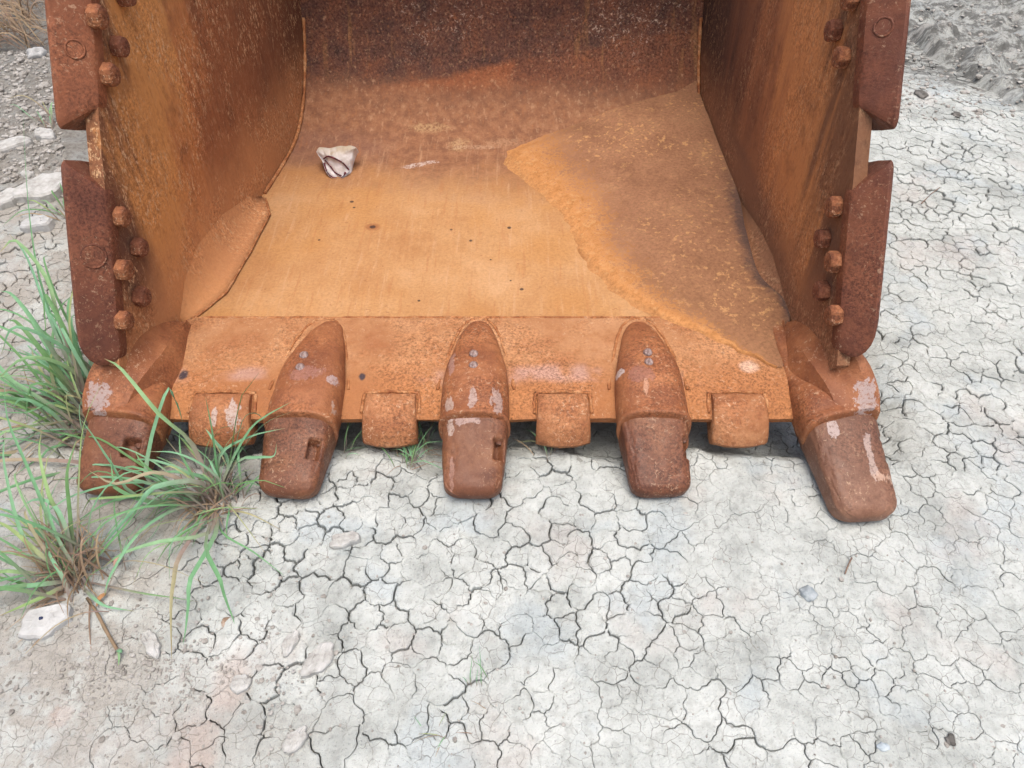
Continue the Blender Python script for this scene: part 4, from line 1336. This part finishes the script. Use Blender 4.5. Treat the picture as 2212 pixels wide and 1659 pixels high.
# ================================================================== STONES, CLODS, FLAKES, LITTER
def clod_mat(name, a, b, c):
    t = NT(name)
    n1 = t.noise(30, detail=5, rough=0.7)
    col = t.ramp(n1, [(0.35, a), (0.5, b), (0.68, c)])
    return t.done(col, 0.95, t.bump(t.noise(110, detail=4, rough=0.7), 0.6, 0.004))
M_CLOD = clod_mat('pale clod', (0.30, 0.29, 0.27), (0.42, 0.42, 0.40), (0.52, 0.52, 0.51))
M_CLODD = clod_mat('damp clod', (0.07, 0.066, 0.06), (0.13, 0.125, 0.115), (0.22, 0.21, 0.20))
M_WHITE = clod_mat('white stone', (0.38, 0.38, 0.37), (0.45, 0.455, 0.45), (0.52, 0.53, 0.525))
def flake(px, py, r, sq, rot, label, mat=None, th=.009, name='mud_flake', cat='mud flake', grp='loose mud flakes'):
    c = onz(px, py, 0)
    s_ = soil(c.x, c.y)
    c.z = gh(c.x, c.y) + (soil_h(c.x, c.y) * s_ if s_ > 0 else 0) + .001
    rr = random.Random(px * 31 + py)
    n = 22
    pts = []
    for k in range(n):
        q = 2 * math.pi * k / n
        f = 1 + .35 * nz(math.cos(q) * 1.3 + px, math.sin(q) * 1.3, py * .1, 1) + rr.uniform(-.09, .09)
        x, y = math.cos(q) * r * f, math.sin(q) * r * f * sq
        pts.append((x * math.cos(rot) - y * math.sin(rot), x * math.sin(rot) + y * math.cos(rot)))
    v = [(x * 1.02, y * 1.02, -.01) for x, y in pts] + [(x, y, th * .7 + .0015 * rr.uniform(-1, 1)) for x, y in pts] + [(x * .90, y * .90, th + .0012 * rr.uniform(-1, 1)) for x, y in pts] + [(x * .45, y * .45, th * 1.05 + .0016 * rr.uniform(-1, 1)) for x, y in pts]
    f = [(a * n + k, a * n + (k + 1) % n, (a + 1) * n + (k + 1) % n, (a + 1) * n + k) for a in range(3) for k in range(n)] + [tuple(range(3 * n, 4 * n))]
    o = obj(name, mesh(name, v, f), mat or M_CLOD, None, c)
    o.rotation_euler = (rr.gauss(0, .03), rr.gauss(0, .03), 0)
    return tag(o, label, cat, grp)
def clod(px, py, r, sq, label, mat=None, name='clod', cat='clod', grp='clods on the ground'):
    c = onz(px, py, 0)
    s_ = soil(c.x, c.y)
    c.z = gh(c.x, c.y) + (soil_h(c.x, c.y) * s_ if s_ > 0 else 0) + r * sq[1] * .2
    o = obj(name, lump(r, sq, px * .13 + py * .07, 3, .55), mat or M_CLOD, None, c)
    o.rotation_euler = (0, 0, random.uniform(0, 6))
    return tag(o, label, cat, grp)
big = flake(100, 1346, .048, .75, .5, 'white flat stone with a dark blue fleck near the left border', M_WHITE, .014, 'flat_stone', 'stone', None)
tb = NT('blue fleck')
obj('dark_fleck', lump(.005, (.8, .4), 3, 1), tb.done((0.03, 0.04, 0.09), 0.7), big, (-.002, .001, .0155))
flake(690, 1425, .036, .55, 1.05, 'pale oval mud flake, larger of two near the bottom', M_CLOD)
flake(627, 1392, .025, .5, 1.3, 'slim pale mud flake left of the larger oval flake')
flake(522, 1478, .020, .8, .4, 'small triangular pale flake in the sandy patch at bottom left')
flake(330, 1395, .030, .45, 2.2, 'elongated pale flake beside the sandy hollow at bottom left')
flake(640, 1600, .026, .6, .9, 'pale mud flake close to the bottom edge, left of centre')
flake(745, 1170, .034, .5, .3, 'raised whitish mud flake in front of the second tooth', M_CLOD, .011)
flake(105, 432, .085, .7, .9, 'largest pale mud slab left of the lower side cutter', M_CLOD, .022, 'dried_mud_chunk', 'mud chunk', 'mud slabs left of the bucket')
flake(92, 505, .050, .6, .2, 'whitish mud slab in front of the largest slab on the left', M_WHITE, .022, 'dried_mud_chunk', 'mud chunk', 'mud slabs left of the bucket')
flake(35, 345, .080, .5, .6, 'long pale mud slab at the left border beside dry soil', M_CLOD, .025, 'dried_mud_chunk', 'mud chunk', 'mud slabs left of the bucket')
flake(110, 318, .050, .55, 2.6, 'small mud slab just below the upper left side cutter', M_CLOD, .02, 'dried_mud_chunk', 'mud chunk', 'mud slabs left of the bucket')
flake(30, 455, .060, .6, 1.5, 'pale mud slab touching the left border above the grass', M_CLOD, .02, 'dried_mud_chunk', 'mud chunk', 'mud slabs left of the bucket')
clod(93, 147, .035, (.9, .8), 'round white stone near the straw heap at top left', M_WHITE, 'stone', 'stone', None)
clod(70, 400, .022, (.9, .7), 'small brownish pebble among the mud slabs on the left', None, 'pebble', 'pebble', None)
for (px, py, r, lb) in ((1990, 205, .040, 'dark damp clod nearest the upper right side cutter'), (2065, 250, .028, 'small dark clod alone on the cracked mud at top right'), (2110, 190, .045, 'largest dark clod, on the churned mud line at top right')):
    clod(px, py, r * .8, (.7, .35), lb, M_CLODD, 'mud_clod', 'clod', 'dark clods along the churned mud')
clod(2050, 1600, .010, (.8, .7), 'dark little pebble at the bottom right with a stub of root', M_CLODD, 'pebble', 'pebble', None)
clod(1905, 1615, .010, (.8, .6), 'tiny pale blue pebble at the bottom right', clod_mat('bluish pebble', (0.30, 0.36, 0.40), (0.42, 0.48, 0.52), (0.52, 0.57, 0.6)), 'pebble', 'pebble', None)
clod(1745, 1285, .016, (1.0, .5), 'bluish grey pebble sunk in a crack right of centre', clod_mat('grey blue pebble', (0.22, 0.26, 0.28), (0.32, 0.36, 0.38), (0.42, 0.46, 0.48)), 'pebble', 'pebble', None)
clod(490, 1345, .010, (1.0, .35), 'crumbled reddish brown clod in the gap of the cracked slab', clod_mat('reddish clod', (0.16, 0.10, 0.07), (0.28, 0.20, 0.14), (0.44, 0.37, 0.31)), 'clod', 'clod', None)
# gravel and crumbs nobody could count
def gravel():
    V, Fc = [], []
    rnd = random.Random(11)
    tmpl = []
    bm = bmesh.new(); bmesh.ops.create_icosphere(bm, subdivisions=1, radius=1)
    tv = [q.co.copy() for q in bm.verts]; tf = [tuple(q.index for q in fc.verts) for fc in bm.faces]; bm.free()
    def put(c, r):
        b = len(V)
        sx, sy, sz = rnd.uniform(.7, 1.3), rnd.uniform(.7, 1.3), rnd.uniform(.45, .9)
        for q in tv:
            k = 1 + rnd.uniform(-.22, .22)
            V.append((c.x + q.x * r * sx * k, c.y + q.y * r * sy * k, c.z + q.z * r * sz * k))
        Fc.extend(tuple(i + b for i in t) for t in tf)
    def drop(px, py, r):
        c = onz(px, py, 0)
        s_ = soil(c.x, c.y)
        c.z = gh(c.x, c.y) + (soil_h(c.x, c.y) * s_ if s_ > 0 else 0) + r * .2
        if -0.9 < c.x < .75 and c.y > 1.3: return
        put(c, r)
    for _ in range(900): drop(rnd.gauss(330, 150), rnd.gauss(1460, 70), abs(rnd.gauss(0, .0018)) + .0008)
    for _ in range(500): drop(rnd.uniform(0, 700), rnd.uniform(1150, 1659), abs(rnd.gauss(0, .0022)) + .0008)
    for _ in range(900): drop(rnd.uniform(-20, 150), rnd.uniform(130, 420), abs(rnd.gauss(0, .006)) + .002)
    for _ in range(700): drop(rnd.uniform(1920, 2230), rnd.uniform(0, 260), abs(rnd.gauss(0, .0045)) + .0015)
    for _ in range(350): drop(rnd.uniform(500, 2212), rnd.uniform(1080, 1659), abs(rnd.gauss(0, .0018)) + .0008)
    o = obj('gravel', mesh('gravel', V, Fc), M_CLODG)
    o['kind'] = 'stuff'
    tag(o, 'fine grit and mud crumbs strewn over the ground', 'gravel')
M_CLODG = clod_mat('grit', (0.20, 0.185, 0.165), (0.33, 0.315, 0.29), (0.46, 0.45, 0.43))
gravel()
# stalk with green bud
st = clump(190, 1295, 'bent dry brown stalk ending in a green bud near the left border', 'stalk', 'dry_stalk', None)
P = [onz(188, 1292, .012), onz(210, 1325, .016), onz(228, 1360, .014), onz(252, 1402, .012)]
obj('stem', tube('stem', [p - Vector(st.location) for p in spline(P, 10)], .0032, 6, .15, 1), M_DRY, st)
blade([onz(252, 1402, .012), onz(259, 1406, .022), onz(264, 1410, .020)], .012, st, M_GR, 'bud_leaf', 6)
blade([onz(252, 1402, .012), onz(257, 1415, .014), onz(256, 1440, .006)], .007, st, M_GR, 'bud_leaf', 6)
# fallen leaves
def leaf(px0, py0, px1, py1, col, label, w=.011):
    a, b = onz(px0, py0, .012), onz(px1, py1, .008)
    o = obj('dead_leaf', None, None, None, a)
    tag(o, label, 'leaf')
    t = NT('dead leaf ' + str(px0)); n = t.noise(90, detail=3)
    m = t.done(t.mix(n, col, tuple(q * .55 for q in col)), .8)
    bl = blade([a, a.lerp(b, .5) + Vector((0, 0, .008)), b], w, o, m, 'leaf_blade', 8, .1)
leaf(228, 1281, 208, 1312, (0.45, 0.24, 0.11), 'orange dead leaf beside the grass clump at left')
leaf(262, 1203, 246, 1228, (0.60, 0.36, 0.30), 'pinkish dead leaf between the two grass clumps', .013)
# straws on the mud
for q, (x0, y0, x1, y1, lb) in enumerate(((2030, 405, 1990, 440, 'short pale straw lying on the cracked mud at right'), (1840, 1205, 1825, 1240, 'short brown twig below the rightmost tooth'))):
    a, b = onz(x0, y0, .01), onz(x1, y1, .008)
    c = (a + b) / 2
    o = obj('straw', tube('straw', [a - c, Vector((0, .002, .004)), b - c], .0016, 5, .2, 3), M_DRY, None, c)
    tag(o, lb, 'straw')
